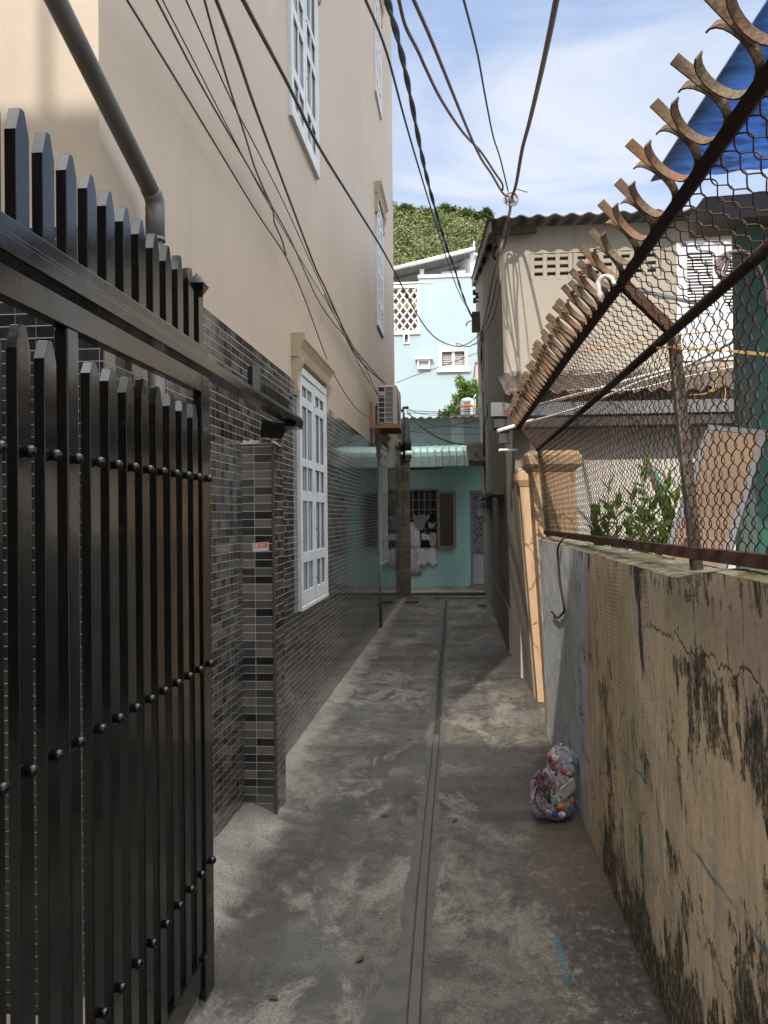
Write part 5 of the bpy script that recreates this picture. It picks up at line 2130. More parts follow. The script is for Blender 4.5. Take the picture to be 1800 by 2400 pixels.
for k in range(-40, 40):
    for sg in (1, -1):
        # clip diagonal to the opening
        xs0, xs1 = -4.4, lx1 - .05
        zc = lz0 + k * pitch_ * 1.35
        pts = []
        for xx in (xs0, xs1):
            pts.append((xx, zc + sg * (xx - xs0) * 1.35))
        (xa, za), (xb, zb) = pts
        def clip(za, zb, xa, xb, lo, hi):
            if za > zb:
                za, zb, xa, xb = zb, za, xb, xa
            if zb <= lo or za >= hi:
                return None
            if za < lo:
                xa, za = xa + (xb - xa) * (lo - za) / (zb - za), lo
            if zb > hi:
                xb, zb = xa + (xb - xa) * (hi - za) / (zb - za), hi
            return xa, za, xb, zb
        q = clip(za, zb, xa, xb, lz0 + .01, lz1 - .03)
        if q and abs(q[0] - q[2]) > .02:
            yy = YP + (.05 if sg > 0 else .075)
            mb.bar((q[0], yy, q[1]), (q[2], yy, q[3]), .024, .05, (0, 1, 0)) if False else mb.bar((q[0], yy, q[1]), (q[2], yy, q[3]), .058, .024, (0, 1, 0))
mb.build('lattice', plain('lattice_cream', (.66, .62, .60), .7), PH)
mb = MB()
mb.box(-6, lx1, YP + .0, YP + .12, lz1 - .03, lz1 + .07)
mb.box(lx1 - .06, lx1 - .001, YP - .01, YP + .13, lz0 + .01, lz1 - .031)
mb.build('lattice_frame', pw, PH)
mb = MB()
mb.box(-6, lx1 + .5, YP - .02, YP + .1, lz1 + .12, lz1 + .17)
mb.build('roof_edge_pipe', MT['steel_white'], PH)


def trimwin(a, b, c, d, t, name='window', hood=False):
    mb = MB()
    mb.box(a - t, a, YP - .05, YP + .06, c - t, d + t)
    mb.box(b, b + t, YP - .05, YP + .06, c - t, d + t)
    mb.box(a + .001, b - .001, YP - .049, YP + .06, d, d + t)
    mb.box(a + .001, b - .001, YP - .049, YP + .06, c - t, c)
    return mb.build(name, pw, PH)


wn = trimwin(wx0, wx1, wz0, wz1, .12)
lv = plain('grey_louvre', (.42, .41, .41), .5, 0, .1, 6)
mb = MB()
mb.box(wx0 + .005, wx1 - .005, YP + .14, YP + .16, wz0 + .005, wz1 - .005)
mb.build('pane', plain('window_grey', (.22, .21, .21), .4), wn)
mb = MB()
for i in range(7):
    zz = wz0 + .02 + i * (wz1 - wz0) / 7
    mb.hexa([(wx0 + .03, YP + .06, zz), (wx1 - .03, YP + .06, zz), (wx1 - .03, YP + .065, zz), (wx0 + .03, YP + .065, zz)],
            [(wx0 + .03, YP + .10, zz + .06), (wx1 - .03, YP + .10, zz + .06), (wx1 - .03, YP + .105, zz + .06), (wx0 + .03, YP + .105, zz + .06)])
mb.build('louvre', lv, wn)
mb = MB()
xm = (wx0 + wx1) / 2
mb.box(xm - .05, xm + .05, YP + .02, YP + .12, wz0 + .001, wz1 - .001)
mb.build('mullion', pw, wn)
mb = MB()
mb.box(wx0 - .2, wx1 + .2, YP - .10, YP - .051, wz0 - .22, wz0 - .10)
mb.build('sill', pw, wn)
trimwin(sx0_, sx1_, sz0_, sz1_, .05)
mb = MB()
mb.box(sx0_ + .001, sx1_ - .001, YP + .1, YP + .12, sz0_ + .001, sz1_ - .001)
mb.build('slot_pane', plain('slot_glass', (.30, .27, .22), .4), PH)
# framed vent with a little hood
a, b = P(982, 847, YP), P(1005, 862, YP)
mb = MB()
mb.box(a.x - .05, a.x, YP - .12, YP - .001, b.z - .05, a.z + .05)
mb.box(b.x, b.x + .05, YP - .12, YP - .001, b.z - .05, a.z + .05)
mb.box(a.x, b.x, YP - .119, YP - .001, a.z, a.z + .05)
mb.box(a.x, b.x, YP - .119, YP - .001, b.z - .05, b.z)
mb.box(a.x - .14, b.x + .14, YP - .2, YP - .001, a.z + .051, a.z + .11)
vn = mb.build('wall_vent', pw, PH)
mb = MB()
mb.box(a.x + .001, b.x - .001, YP - .03, YP - .01, b.z + .001, a.z - .001)
mb.build('vent_screen', lv, vn)
# tilted roof canopy: a rectangular sheet with a ridge of white tube, seen from below
r0, r1 = P(900, 640, YP + .3), P(1110, 587, YP + .3)
f0, f1 = P(880, 715, YP + 5), P(1105, 640, YP + 5)
cv = G('grey_canopy_sheet')
p_ = cv.pos()
cvm = cv.fin(cv.ramp(cv.noise(p_, .8, 4), [(.35, (.13, .14, .145)), (.7, (.19, .20, .20))]), .5)
mb = MB()
up = Vector((0, 0, .05))
mb.hexa([r0, r1, f1, f0], [r0 + up, r1 + up, f1 + up, f0 + up])
mb.build('roof_canopy', cvm, PH)
mb = MB()
mb.tube([r0 + Vector((0, -.06, .05)), r1 + Vector((.06, -.06, .05))], .075, 8)
mb.build('canopy_edge', MT['steel_white'], PH)
mb = MB()
for k in (1, 2, 3):
    q = k / 4
    mb.bar(r0.lerp(f0, q) - up, r1.lerp(f1, q) - up, .06, .08)
for k in range(1, 10):
    q = k / 10
    mb.bar(r0.lerp(r1, q) - up * .5, f0.lerp(f1, q) - up * .5, .04, .05)
mb.build('canopy_joist', plain('pale_joist', (.25, .26, .26), .5), PH)
for px, yy, zt in ((989, YP + .6, 633), (1107, YP + .6, 595)):
    q = P(px, zt, yy)
    mb = MB()
    mb.box(q.x - .075, q.x + .075, yy - .075, yy + .075, ptop_ - .3, q.z + .02)
    mb.build('canopy_post', MT['steel_white'], PH)
q0, q1 = P(1110, 588, YP + .3), P(1111.5, 566, YP + .3)
mb = MB()
mb.tube([q0, q1], .03, 6)
mb.build('lightning_rod', MT['steel_white'], PH)
WH = thing('solar_water_heater', 'white horizontal solar water heater tank on the pale blue house roof', 'water heater', P(1062, 644, YP + 1))
a, b = P(1034, 643, YP + .8), P(1091, 638, YP + .8)
mb = MB()
mb.tube([a, a + (b - a) * .03, a + (b - a) * .97, b], [.085, .10, .10, .085], 14)
mb.build('tank', MT['steel_white'], WH)
mb = MB()
for f in (.1, .9):
    c0 = a.lerp(b, f)
    mb.bar(c0 - Vector((0, 0, .09)), (c0.x, c0.y, ptop_ - .2), .05, .05)
mb.build('stand', MT['galv'], WH)
RT = thing('roof_tank', 'upright white tank under the high end of the roof canopy', 'tank', P(1096, 645, YP + 1.5))
c0 = P(1095, 650, YP + 1.6)
mb = MB()
mb.lathe([(.01, -.4), (.28, -.4), (.28, .62), (.20, .70), (.01, .72)], c0, 18)
mb.build('body', MT['steel_white'], RT)
mb = MB()
mb.tube([P(1085, 619, YP + 1.5), P(1106, 612, YP + 1.5)], .055, 8)
mb.build('manifold', MT['steel_white'], RT)
# white/blue building gable beyond, at the right
GB = thing('white_gable_house', 'white walled gable just visible beyond the tilted canopy', 'house', (3, 36, 0))
mb = MB()
a = P(1112, 592, 36)
mb.prism([(a.x, 0), (a.x + 6, 0), (a.x + 6, a.z - 1.9), (a.x, a.z - .12)], 'y', 36, 42)
mb.build('wall', plain('bluish_white_wall', (.55, .60, .72), .7), GB)
mb = MB()
mb.hexa([(a.x - .2, 35.8, a.z - .09), (a.x + 6, 35.8, a.z - 1.95), (a.x + 6, 42, a.z - 1.95), (a.x - .2, 42, a.z - .09)],
        [(a.x - .2, 35.8, a.z), (a.x + 6, 35.8, a.z - 1.85), (a.x + 6, 42, a.z - 1.85), (a.x - .2, 42, a.z)])
mb.build('roof', pw, GB)

# strip of beige wall and water tank, tree over the turquoise house
BG = thing('beige_house', 'narrow strip of beige house wall rising beside the mango tree', 'house', (.9, 22.5, 0))
a = P(1115, 850, 22.5)
mb = MB()
mb.box(a.x, a.x + 4, 22.5, 25, 0, a.z)
mb.build('wall', plain('beige_wall', (.52, .44, .36), .8, 0, .1, 3), BG)
mb = MB()
mb.box(a.x - .02, a.x + 4, 22.45, 25, a.z + .001, a.z + .07)
mb.build('wall_cap', plain('beige_cap', (.42, .36, .30), .8), BG)
WT_ = thing('water_tank', 'shiny steel water tank with an orange band on the turquoise house roof', 'water tank', P(1098, 975, 20))
c0 = P(1096, 976, 20.0)
g = G('brushed_steel')
p_ = g.pos()
stl_ = g.fin(g.ramp(g.noise(g.map(p_, (1, 1, 6)), 6, 3), [(.3, (.55, .55, .56)), (.7, (.72, .72, .72))]), .28, .85)
rr = 16.5 * 20 / FPX
mb = MB()
prof = [(.01, 0), (rr, 0)]
for i in range(9):
    z = .03 + i * .034
    prof += [(rr, z), (rr * (.985 if i % 2 else 1.0), z + .017)]
prof += [(rr, .36), (rr * .85, .41), (rr * .4, .445), (.01, .45)]
mb.lathe(prof, c0, 24)
mb.build('body', stl_, WT_)
mb = MB()
mb.lathe([(rr + .002, 0), (rr + .002, .065)], (c0.x, c0.y, c0.z + .20), 24)
mb.build('orange_band', plain('orange_band', (.60, .20, .05), .5), WT_)
mb = MB()
for px in (1109, 1114):
    q = P(px, 976, 19.7)
    q2 = P(px, 935, 19.7)
    mb.tube([q, q2], .013, 6)
mb.tube([P(1109, 935, 19.7), P(1115, 925, 19.8)], .013, 6)
mb.build('pipe', MT['pvc_white'], WT_)
mb = MB()
mb.box(c0.x - rr - .25, c0.x + rr + .3, 19.6, 20.5, 3.4, c0.z)
mb.build('stand', MT['cement'], WT_)

MT['mango'] = leafmat('mango_leaf', (.025, .065, .012), (.06, .135, .022), (.16, .22, .04), .4)
bark = stained('bark', (.13, .105, .075), (.05, .04, .03), 4, .7, .95, True, .6, 40)
rt = random.Random(5)


def tree(name, label, base, h, crowns, leafm, L, n, group=None, trunk_r=.12, cat='tree'):
    t = thing(name, label, cat, base, group)
    base = Vector(base)
    tr_, lf_ = MB(), MB()
    fork = base + Vector((rt.uniform(-.05, .05) * h, 0, h * .45))
    tr_.tube(smooth_path([base, base.lerp(fork, .5) + Vector((.03 * h, 0, 0)), fork], 4), [trunk_r * (1 - .05 * i) for i in range(9)], 7)
    for (cx, cy, cz, r) in crowns:
        c0 = Vector((cx, cy, cz))
        tr_.tube(smooth_path([fork - Vector((0, 0, .1 * h)), fork.lerp(c0, .5) + Vector((0, 0, -.05 * h)), c0], 4), [trunk_r * (.55 - .05 * i) for i in range(9)], 5)
        for k in range(int(n * (r ** 2))):
            d = Vector((rt.gauss(0, 1), rt.gauss(0, 1), rt.gauss(0, .9))).normalized()
            rad = r * (rt.random() ** .4) * (.75 + .35 * math.sin(d.x * 5 + cx * 7) * math.sin(d.z * 6 + cy))
            q = c0 + d * rad
            for w_ in range(3):
                dd = (d * .6 + Vector((rt.gauss(0, .6), rt.gauss(0, .6), rt.gauss(-.25, .5)))).normalized()
                lf_.leaf(q, dd, (rt.gauss(0, .4), rt.gauss(0, .4), 1), L * rt.uniform(.6, 1.2), L * rt.uniform(.28, .42))
    tr_.build('trunk', bark, t)
    lf_.build('crown', leafm, t, fixn=False)
    return t


yt = 22.0
cw = []
for px, py, r in ((1062, 960, .22), (1082, 935, .30), (1085, 905, .22), (1078, 893, .14), (1104, 930, .32), (1112, 905, .20), (1050, 968, .16), (1070, 975, .22), (1098, 960, .3), (1037, 972, .12)):
    q = P(px, py, yt + rt.uniform(-.4, .4))
    cw.append((q.x, q.y, q.z, r))
tree('mango_tree', 'bright green mango tree rising behind the corrugated roof beside the steel tank', (P(1095, 975, yt).x, yt, 0), 4.0, cw, MT['mango'], .13, 1500, None, .09)

# ================================================================== HILL
def ridge(x):
    # ridge line: measured heights along the skyline at y = 260
    pts = [(-300, 70), (-120, 104), (-40, 100.5), (-18, 98.8), (-8, 97), (-3, 97.5), (4, 96), (9, 94.5), (16, 90), (40, 74), (90, 52), (200, 30), (400, 10)]
    for (a, b), (c, d) in zip(pts, pts[1:]):
        if a <= x <= c:
            q = (x - a) / (c - a)
            q = q * q * (3 - 2 * q)
            return b + (d - b) * q
    return 10


def hillz(x, y):
    f = max(0, min(1.0, (y - 105) / 155))
    r = ridge(x) * f
    if y > 260:
        r *= max(0, 1 - (y - 260) / 240)
    return r + 1.6 * math.sin(x * .23 + y * .11) * f * (1 - f) * 2


mb = MB()
mb.grid(lambda u, v: (-260 + 560 * u, 100 + 300 * v, hillz(-260 + 560 * u, 100 + 300 * v) - .5), 120, 90)
hg = G('hill_earth')
p_ = hg.pos()
hm_ = hg.fin(hg.ramp(hg.noise(p_, .12, 6, .65), [(.35, (.045, .06, .02)), (.6, (.09, .10, .035)), (.75, (.15, .12, .06))]), .95)
tag(mb.build('hill_terrain', hm_, fixn=False), kind='structure')

MT['scrub'] = leafmat('hill_scrub', (.045, .075, .026), (.09, .125, .045), (.15, .17, .07), .06)
rh = random.Random(21)
mb = MB()
for i in range(2300):
    y = rh.uniform(186, 263)
    x = rh.uniform(-y * .088 - 4, y * .075 + 6)
    z0_ = hillz(x, y)
    big = rh.random() ** 3
    r = .7 + 2.0 * big + .5 * math.sin(x * .3) * math.sin(y * .17)
    h = r * rh.uniform(.7, 1.15)
    c0 = Vector((x, y, z0_))
    for k in range(int(16 + 26 * r)):
        d = Vector((rh.gauss(0, 1), rh.gauss(0, 1) - .3, abs(rh.gauss(0, .9)))).normalized()
        q = c0 + Vector((d.x * r, d.y * r, d.z * h)) * (.45 + .6 * rh.random() ** .5)
        dd = (d + Vector((rh.gauss(0, .6), rh.gauss(0, .6), rh.gauss(0, .5)))).normalized()
        s_ = rh.uniform(.25, .7)
        sd_ = dd.orthogonal().normalized()
        nb = len(mb.v)
        mb.v += [tuple(q - sd_ * s_ * .5), tuple(q + dd * s_ * .5 - sd_ * .1), tuple(q + sd_ * s_ * .5 + dd * .2), tuple(q - dd * s_ * .45)]
        mb.f.append((nb, nb + 1, nb + 2, nb + 3))
        mb.sm.append(False)
sc = G('hill_scrub_leaves')
p_ = sc.pos()
cl_ = sc.noise(p_, .16, 5, .65)
i_ = sc.island()
cc = sc.ramp(i_, [(0, (.07, .105, .036)), (.45, (.14, .185, .062)), (.8, (.20, .23, .085)), (1, (.29, .29, .13))])
cc = sc.mix(sc.ramp(cl_, [(.4, .0), (.55, .35), (.7, .7)]), cc, (.16, .14, .07))
cc = sc.mix(sc.ramp(sc.noise(p_, .33, 3), [(.36, .75), (.5, 0)]), cc, (.035, .065, .02))
tag(mb.build('hillside_scrub', sc.fin(cc, .8, 0, None, .2), fixn=False), kind='stuff')
# trees one can tell apart along the skyline
hl = ['rounded tree at the left end of the hill skyline beside the house edge', 'low flat tree on the hill skyline left of the middle', 'tall spreading tree on the hill skyline crossed by the twisted cable',
      'small thin tree standing between the taller skyline trees', 'broad rounded tree at the right end of the hill skyline']
for (px, py, r), lb in zip(((952, 487, 2.9), (1000, 497, 2.2), (1049, 486, 2.9), (1092, 494, 2.1), (1132, 497, 3.3)), hl):
    q = P(px, py, 256)
    cw = [(q.x + rt.uniform(-.3, .3) * r, q.y, q.z - r * .1, r * .62), (q.x - r * .55, q.y, q.z - r * .35, r * .5), (q.x + r * .6, q.y, q.z - r * .4, r * .52), (q.x, q.y - 1, q.z - r * .8, r * .6)]
    zb = hillz(q.x, 256) - .5
    tree('hill_tree', lb, (q.x, 256, min(zb, q.z - r - 1)), max(2, q.z - zb), cw, MT['scrub'], .75, 95, 'trees on the hill skyline', .22)

# ================================================================== CABLES
cab_d = plain('dark_cable', (.022, .020, .020), .55)
cab_g = plain('grey_brown_cable', (.085, .072, .062), .6)
cab_m = plain('mauve_brown_cable', (.12, .085, .085), .55)
cab_n = plain('navy_cable', (.012, .016, .035), .5)
GRPA = 'cables slung along the plastered house'
GRPB = 'cables crossing the sky'


def cable(pts, r, mat, label, group, name='overhead_cable', k=6):
    mb = MB()
    if group == GRPA:
        pts = [(a, b, min(c, 1.045 * FPX / (1069 - a)) if a < 915 else c) for a, b, c in pts]
    if 'corner' in group or 'strands' in group or 'dark bunch' in label:
        pts = [(a, b, min(c, 9.0 if a >= 1174 else (.43 if b < 800 else .445) * FPX / (a - 1069))) for a, b, c in pts]
    mb.tube(smooth_path([P(*q) for q in pts], k), r, 6)
    return tag(mb.build(name, mat), label, 'cable', group)


cable([(285, -20, 2.5), (298, 0, 2.56), (450, 248, 3.4), (600, 495, 4.5), (670, 602, 5.5), (714, 700, 6.6), (777, 866, 8.2), (831, 953, 9.6), (866, 980, 10.4)], .0045, cab_g,
      'lowest and leftmost thin cable on the plastered house, ending at the rusty bracket', GRPA)
cable([(354, -20, 2.6), (367, 0, 2.66), (480, 215, 3.4), (600, 421, 4.4), (680, 560, 5.6), (752, 715, 7.2), (817, 800, 8.9), (853, 856, 9.7), (888, 930, 10.42)], .0045, cab_g,
      'second cable from the left, pairing with its thinner neighbour down to the air conditioner side', GRPA)
cable([(370, -20, 2.7), (381, 0, 2.76), (440, 115, 3.1), (600, 425, 4.6), (700, 600, 6.0), (770, 716, 7.7), (835, 821, 9.3), (903, 900, 10.7)], .003, cab_g,
      'thinner cable running close beside the second cable from the left', GRPA)
cable([(425, -20, 2.7), (436, 0, 2.76), (540, 230, 3.6), (600, 346, 4.2), (672, 490, 5.3), (742, 645, 7.1), (780, 722, 8), (838, 826, 9.3), (903, 904, 10.72)], .0035, cab_d,
      'thin dark cable crossed by the kinked cable high on the plastered house', GRPA)
cable([(472, -20, 2.7), (479, 0, 2.76), (512, 120, 3.1), (546, 231, 3.5), (575, 320, 3.9), (600, 400, 4.3), (636, 482, 4.9), (641, 500, 5.0), (644, 524, 5.05), (660, 560, 5.3), (670, 597, 5.5)], .005, cab_g,
      'kinked cable that bends sharply and joins the lowest thin cable', GRPA)
cable([(498, -20, 2.7), (507, 0, 2.76), (556, 130, 3.2), (600, 258, 3.9), (668, 440, 5.1), (737, 622, 6.9), (763, 677, 7.6), (800, 760, 8.6), (832, 828, 9.4), (868, 870, 10.1), (903, 898, 10.75)], .0078, cab_g,
      'thickest grey cable on the plastered house, ending on top of the air conditioner', GRPA)
cable([(760, 690, 7.4), (812, 795, 8.8), (834, 840, 9.4), (862, 890, 10.0), (884, 925, 10.42)], .0045, cab_g,
      'short branch cable dropping from the cable bunch to the left of the air conditioner', GRPA)
cable([(556, -20, 2.6), (570, 0, 2.66), (600, 57, 2.9), (676, 200, 3.7), (748, 345, 4.6), (830, 478, 6.1), (907, 604, 8.2), (976, 734, 11), (1010, 782, 12.6), (1040, 803, 13.8), (1074, 812, 14.8), (1100, 803, 15.3), (1125, 783, 15.8)], .0085, cab_d,
      'thick dark cable swinging from the upper left across the alley to the cement house', GRPA)
cable([(848, -20, 3.6), (857, 0, 3.66), (905, 120, 4.4), (950, 285, 5.6), (985, 405, 7), (1020, 520, 9), (1052, 622, 11.5), (1080, 695, 13.8), (1108, 742, 15.6)], .007, cab_n,
      'thin dark cable left of the twisted pair, ending at the meter box', GRPB)
cable([(1130, 776, 15.7), (1128, 840, 15.8), (1131, 920, 15.9), (1134, 1000, 16.0), (1135, 1070, 16.0)], .022, cab_d, 'dark bunch of cables running down the corner of the cement house wall', GRPB)
# twisted pair
mb = MB()
base_ = smooth_path([P(*q) for q in [(903, -20, 3.6), (908, 0, 3.66), (938, 112, 4.3), (962, 225, 5.1), (985, 345, 6.2), (1004, 430, 7.3), (1026, 510, 8.6), (1047, 580, 10.3), (1066, 632, 12), (1084, 690, 13.8), (1106, 745, 15.6)]], 14)
for s_ in (0, math.pi):
    pp_ = []
    for i, q in enumerate(base_):
        a = i * .42 + s_
        pp_.append(q + Vector((math.cos(a) * .0085, 0, math.sin(a) * .0085)))
    mb.tube(pp_, .0095, 6)
tag(mb.build('twisted_cable', cab_n), 'thick twisted dark cable pair in front of the hill skyline', 'cable', GRPB)
cable([(930, -20, 4.0), (935, 0, 4.05), (950, 60, 4.3), (980, 120, 4.7), (1000, 165, 5.0), (1036, 237, 5.6), (1085, 310, 6.6), (1128, 357, 7.4), (1160, 405, 8.1), (1177, 430, 8.4), (1178, 445, 8.6)], .0105, cab_m,
      'left one of the two mauve brown cables, bending twice before the knot', GRPB)
cable([(960, -20, 4.0), (970, 0, 4.05), (1015, 103, 4.6), (1068, 235, 5.5), (1104, 322, 6.5), (1128, 372, 7.3), (1152, 408, 8.0), (1171, 441, 8.5), (1182, 456, 8.7), (1193, 460, 8.8)], .0105, cab_m,
      'right one of the two mauve brown cables, straighter and curling into the knot', GRPB)
cable([(1083, -20, 4.2), (1087, 0, 4.25), (1108, 80, 4.8), (1122, 140, 5.3), (1138, 230, 6.2), (1156, 320, 7.3), (1172, 370, 8), (1191, 448, 8.75)], .007, cab_n,
      'thin navy cable between the mauve cables and the thick right cable, ending at the knot', GRPB)
cable([(1309, -20, 4.0), (1304, 0, 4.05), (1288, 80, 4.5), (1265, 185, 5.3), (1240, 290, 6.4), (1224, 350, 7.2), (1212, 420, 8.2), (1206, 445, 8.6), (1199, 465, 8.75), (1194, 500, 8.8), (1188, 520, 8.85), (1180, 560, 9.0)], .017, cab_m,
      'thickest cable bundle coming down from the upper right to the knot', GRPB)
wire_l = [
    ([(1190, 510, 8.86), (1180, 560, 9.3), (1170, 590, 9.8), (1155, 650, 11), (1140, 730, 13), (1126, 783, 15.5)], .010, 'leftmost strand of the cables below the knot on the cement house'),
    ([(1193, 510, 8.86), (1184, 556, 9.3), (1174, 592, 9.8), (1164, 660, 11), (1148, 730, 13), (1130, 776, 15.3)], .009, 'middle strand of the cables below the knot on the cement house'),
    ([(1197, 510, 8.86), (1188, 560, 9.3), (1175, 600, 9.8), (1172, 660, 10.8), (1165, 710, 12), (1150, 755, 13.5), (1128, 790, 15.3)], .009, 'rightmost strand of the cables below the knot on the cement house')]
for a, r, lb in wire_l:
    cable(a, r, cab_g, lb, 'strands below the cable knot')
# the knot itself
mb = MB()
kc = P(1198, 463, 8.78)
for k in range(3):
    a = [kc + Vector((math.cos(t_) * (.055 + .008 * k), .015 * math.sin(t_ * 2 + k), math.sin(t_) * (.05 + .01 * k) - .01 * k)) for t_ in [i * math.pi / 8 + k for i in range(15)]]
    mb.tube(a, .009, 6)
mb.tube([kc + Vector((.03, 0, .1)), kc + Vector((.12, 0, .07)), kc + Vector((.17, 0, .05))], .008, 6)
mb.ball(kc + Vector((0, -.01, -.02)), .035, 8, 6)
tag(mb.build('cable_knot', plain('pale_tie', (.30, .27, .26), .6)), 'knot of pale ties where the sky cables meet the thick bundle', 'knot')
mb = MB()
kc = P(1168, 592, 9.6)
for k in range(5):
    a = [kc + Vector((math.cos(t_) * rnd(.02, .05) * (1 + .3 * k), .01 * k, math.sin(t_) * rnd(.06, .11))) for t_ in [i * math.pi / 4 + k for i in range(8)]]
    mb.tube(smooth_path(a, 3), .007, 5)
mb.tube(smooth_path([kc, P(1185, 600, 9.6), P(1200, 620, 9.6), P(1228, 643, 9.4)], 4), .004, 4)
mb.tube(smooth_path([kc, P(1178, 610, 9.6), P(1192, 625, 9.6)], 4), .006, 4)
mb.tube(smooth_path([kc, P(1180, 580, 9.6), P(1187, 575, 9.6), P(1183, 584, 9.6)], 4), .006, 4)
tag(mb.build('cable_tangle', cab_d), 'black tangle of tape and cable ends on the cement house corner', 'tangle')
# bunch on the corner and the loops
cable([(1126, 783, 15.7), (1122, 830, 15.7), (1128, 900, 15.7), (1131, 960, 15.7)], .010, cab_g, 'grey strand left of the dark bunch on the cement house corner', 'strands on the cement house corner')
cable([(1128, 790, 15.4), (1134, 850, 15.2), (1130, 890, 15.3), (1142, 960, 15.0), (1136, 1000, 15.4), (1132, 1060, 15.6)], .008, cab_d, 'dark strand bowing right of the bunch on the cement house corner', 'strands on the cement house corner')
cable([(1126, 885, 15.4), (1137, 879, 15.3), (1148, 895, 15.2), (1152, 925, 15.1), (1150, 960, 15.0), (1149, 1000, 14.9)], .0075, plain('pale_hose', (.55, .50, .45), .6), 'pale hose curving down to the gutter end', GRPB)
mb = MB()
for (cx, cy, rx, ry) in ((1128, 905, 13, 18), (1133, 908, 8, 13)):
    mb.tube([P(cx + rx * math.cos(t_), cy + ry * math.sin(t_), 15.3) for t_ in [i * math.pi / 10 for i in range(20)]], .006, 5)
tag(mb.build('cable_coil', plain('pale_coil', (.26, .23, .20), .6)), 'round coil of cable hanging on the cement house corner', 'cable coil')
cable([(1135, 908, 15.3), (1150, 906, 14.6), (1180, 908, 13), (1240, 912, 11)], .006, plain('white_cable', (.6, .56, .5), .6), 'white cable leading right from the coil towards the mossy ledge', GRPB)
# loops crossing in front of the pale blue house
cable([(1122, 800, 15.7), (1100, 812, 15.5), (1085, 814, 15.3), (1072, 810, 15.2), (1069, 805, 15.2), (1076, 806, 15.2), (1095, 812, 15.3), (1122, 804, 15.7)], .006, cab_g, 'small slack loop of cable below the meter box', 'slack cables below the meter box')
cable([(930, 897, 14), (980, 877, 14.5), (1040, 857, 15), (1122, 826, 15.7)], .006, cab_g, 'single cable rising from the plastered house edge to the cement house corner', 'slack cables below the meter box')
# cables spanning the end of the alley above the awning
n_ = 0
spn = [((952, 962, 15.2), (1040, 965, 15.6), (1128, 957, 16.0)), ((952, 968, 15.2), (1040, 968, 15.6), (1128, 962, 16.0)), ((952, 956, 15.2), (1000, 972, 15.4), (1128, 972, 16.0)),
       ((953, 970, 15.2), (1030, 1000, 15.6), (1128, 985, 16.0)), ((953, 1000, 15.2), (1010, 1002, 15.5), (1128, 985, 16.0)), ((953, 1012, 15.2), (1040, 1000, 15.6), (1128, 1004, 16.0)),
       ((953, 1011, 15.2), (1040, 1017, 15.6), (1128, 1018, 16.0)), ((955, 1045, 15.2), (1040, 1041, 15.6), (1128, 1035, 16.0))]
lbs = ['uppermost', 'second', 'third', 'fourth', 'fifth', 'sixth', 'seventh', 'lowest']
for a, q in zip(spn, lbs):
    cable(a, .0055, cab_g, q + ' thin cable of those strung over the green awning between the two houses', 'cables strung over the green awning', 'overhead_cable', 5)
cable([(955, 965, 15.1), (985, 998, 14.9), (1020, 1022, 14.9), (1055, 1036, 15.0), (1090, 1042, 15.3), (1128, 1041, 15.8)], .011, cab_d, 'thick dark cable sagging from the pole across the green awning to the concrete canopy', GRPB)
mb = MB()
q = P(949, 963, 15.2)
for k in range(6):
    mb.ball(q + Vector((rnd(-.05, .05), rnd(-.02, .02), rnd(-.03, .06))), rnd(.02, .035), 6, 5)
tag(mb.build('cable_clamp', cab_d), 'dark clump of cable clamps on the pole top behind the air conditioner', 'clamp')

# ================================================================== RUBBISH BAGS
def bagmat(name, tint, dens):
    g = G(name)
    p = g.pos()
    n1 = g.noise(g.map(p, (1, 1, .6)), 14, 5, .62, 1.6)
    v = g.vor(g.map(p, (1, 1, .7)), 17, 'DISTANCE_TO_EDGE')
    bp = g.bump(n1, 1.0, .05)
    bp = g.bump(g.ramp(v, [(0, 0), (.12, 1)]), .6, .012, bp)
    gl = g.n('ShaderNodeBsdfGlossy')
    gl.inputs['Color'].default_value = (.95, .95, 1, 1)
    gl.inputs['Roughness'].default_value = .13
    g.ln(bp, gl.inputs['Normal'])
    tp = g.n('ShaderNodeBsdfTransparent')
    tp.inputs['Color'].default_value = (*tint, 1)
    df = g.n('ShaderNodeBsdfDiffuse')
    df.inputs['Color'].default_value = (.92, .87, .92, 1)
    g.ln(bp, df.inputs['Normal'])
    m1 = g.n('ShaderNodeMixShader')
    g.ln(g.ramp(n1, [(.42, dens), (.70, dens + .38)]), m1.inputs[0])
    g.ln(tp.outputs[0], m1.inputs[1])
    g.ln(df.outputs[0], m1.inputs[2])
    lw = g.n('ShaderNodeLayerWeight')
    lw.inputs['Blend'].default_value = .32
    g.ln(bp, lw.inputs['Normal'])
    m2 = g.n('ShaderNodeMixShader')
    g.ln(g.mth('MULTIPLY', lw.outputs['Fresnel'], .75), m2.inputs[0])
    g.ln(m1.outputs[0], m2.inputs[1])
    g.ln(gl.outputs[0], m2.inputs[2])
    g.ln(m2.outputs[0], g.out.inputs[0])
    return g.m


rb_ = random.Random(9)


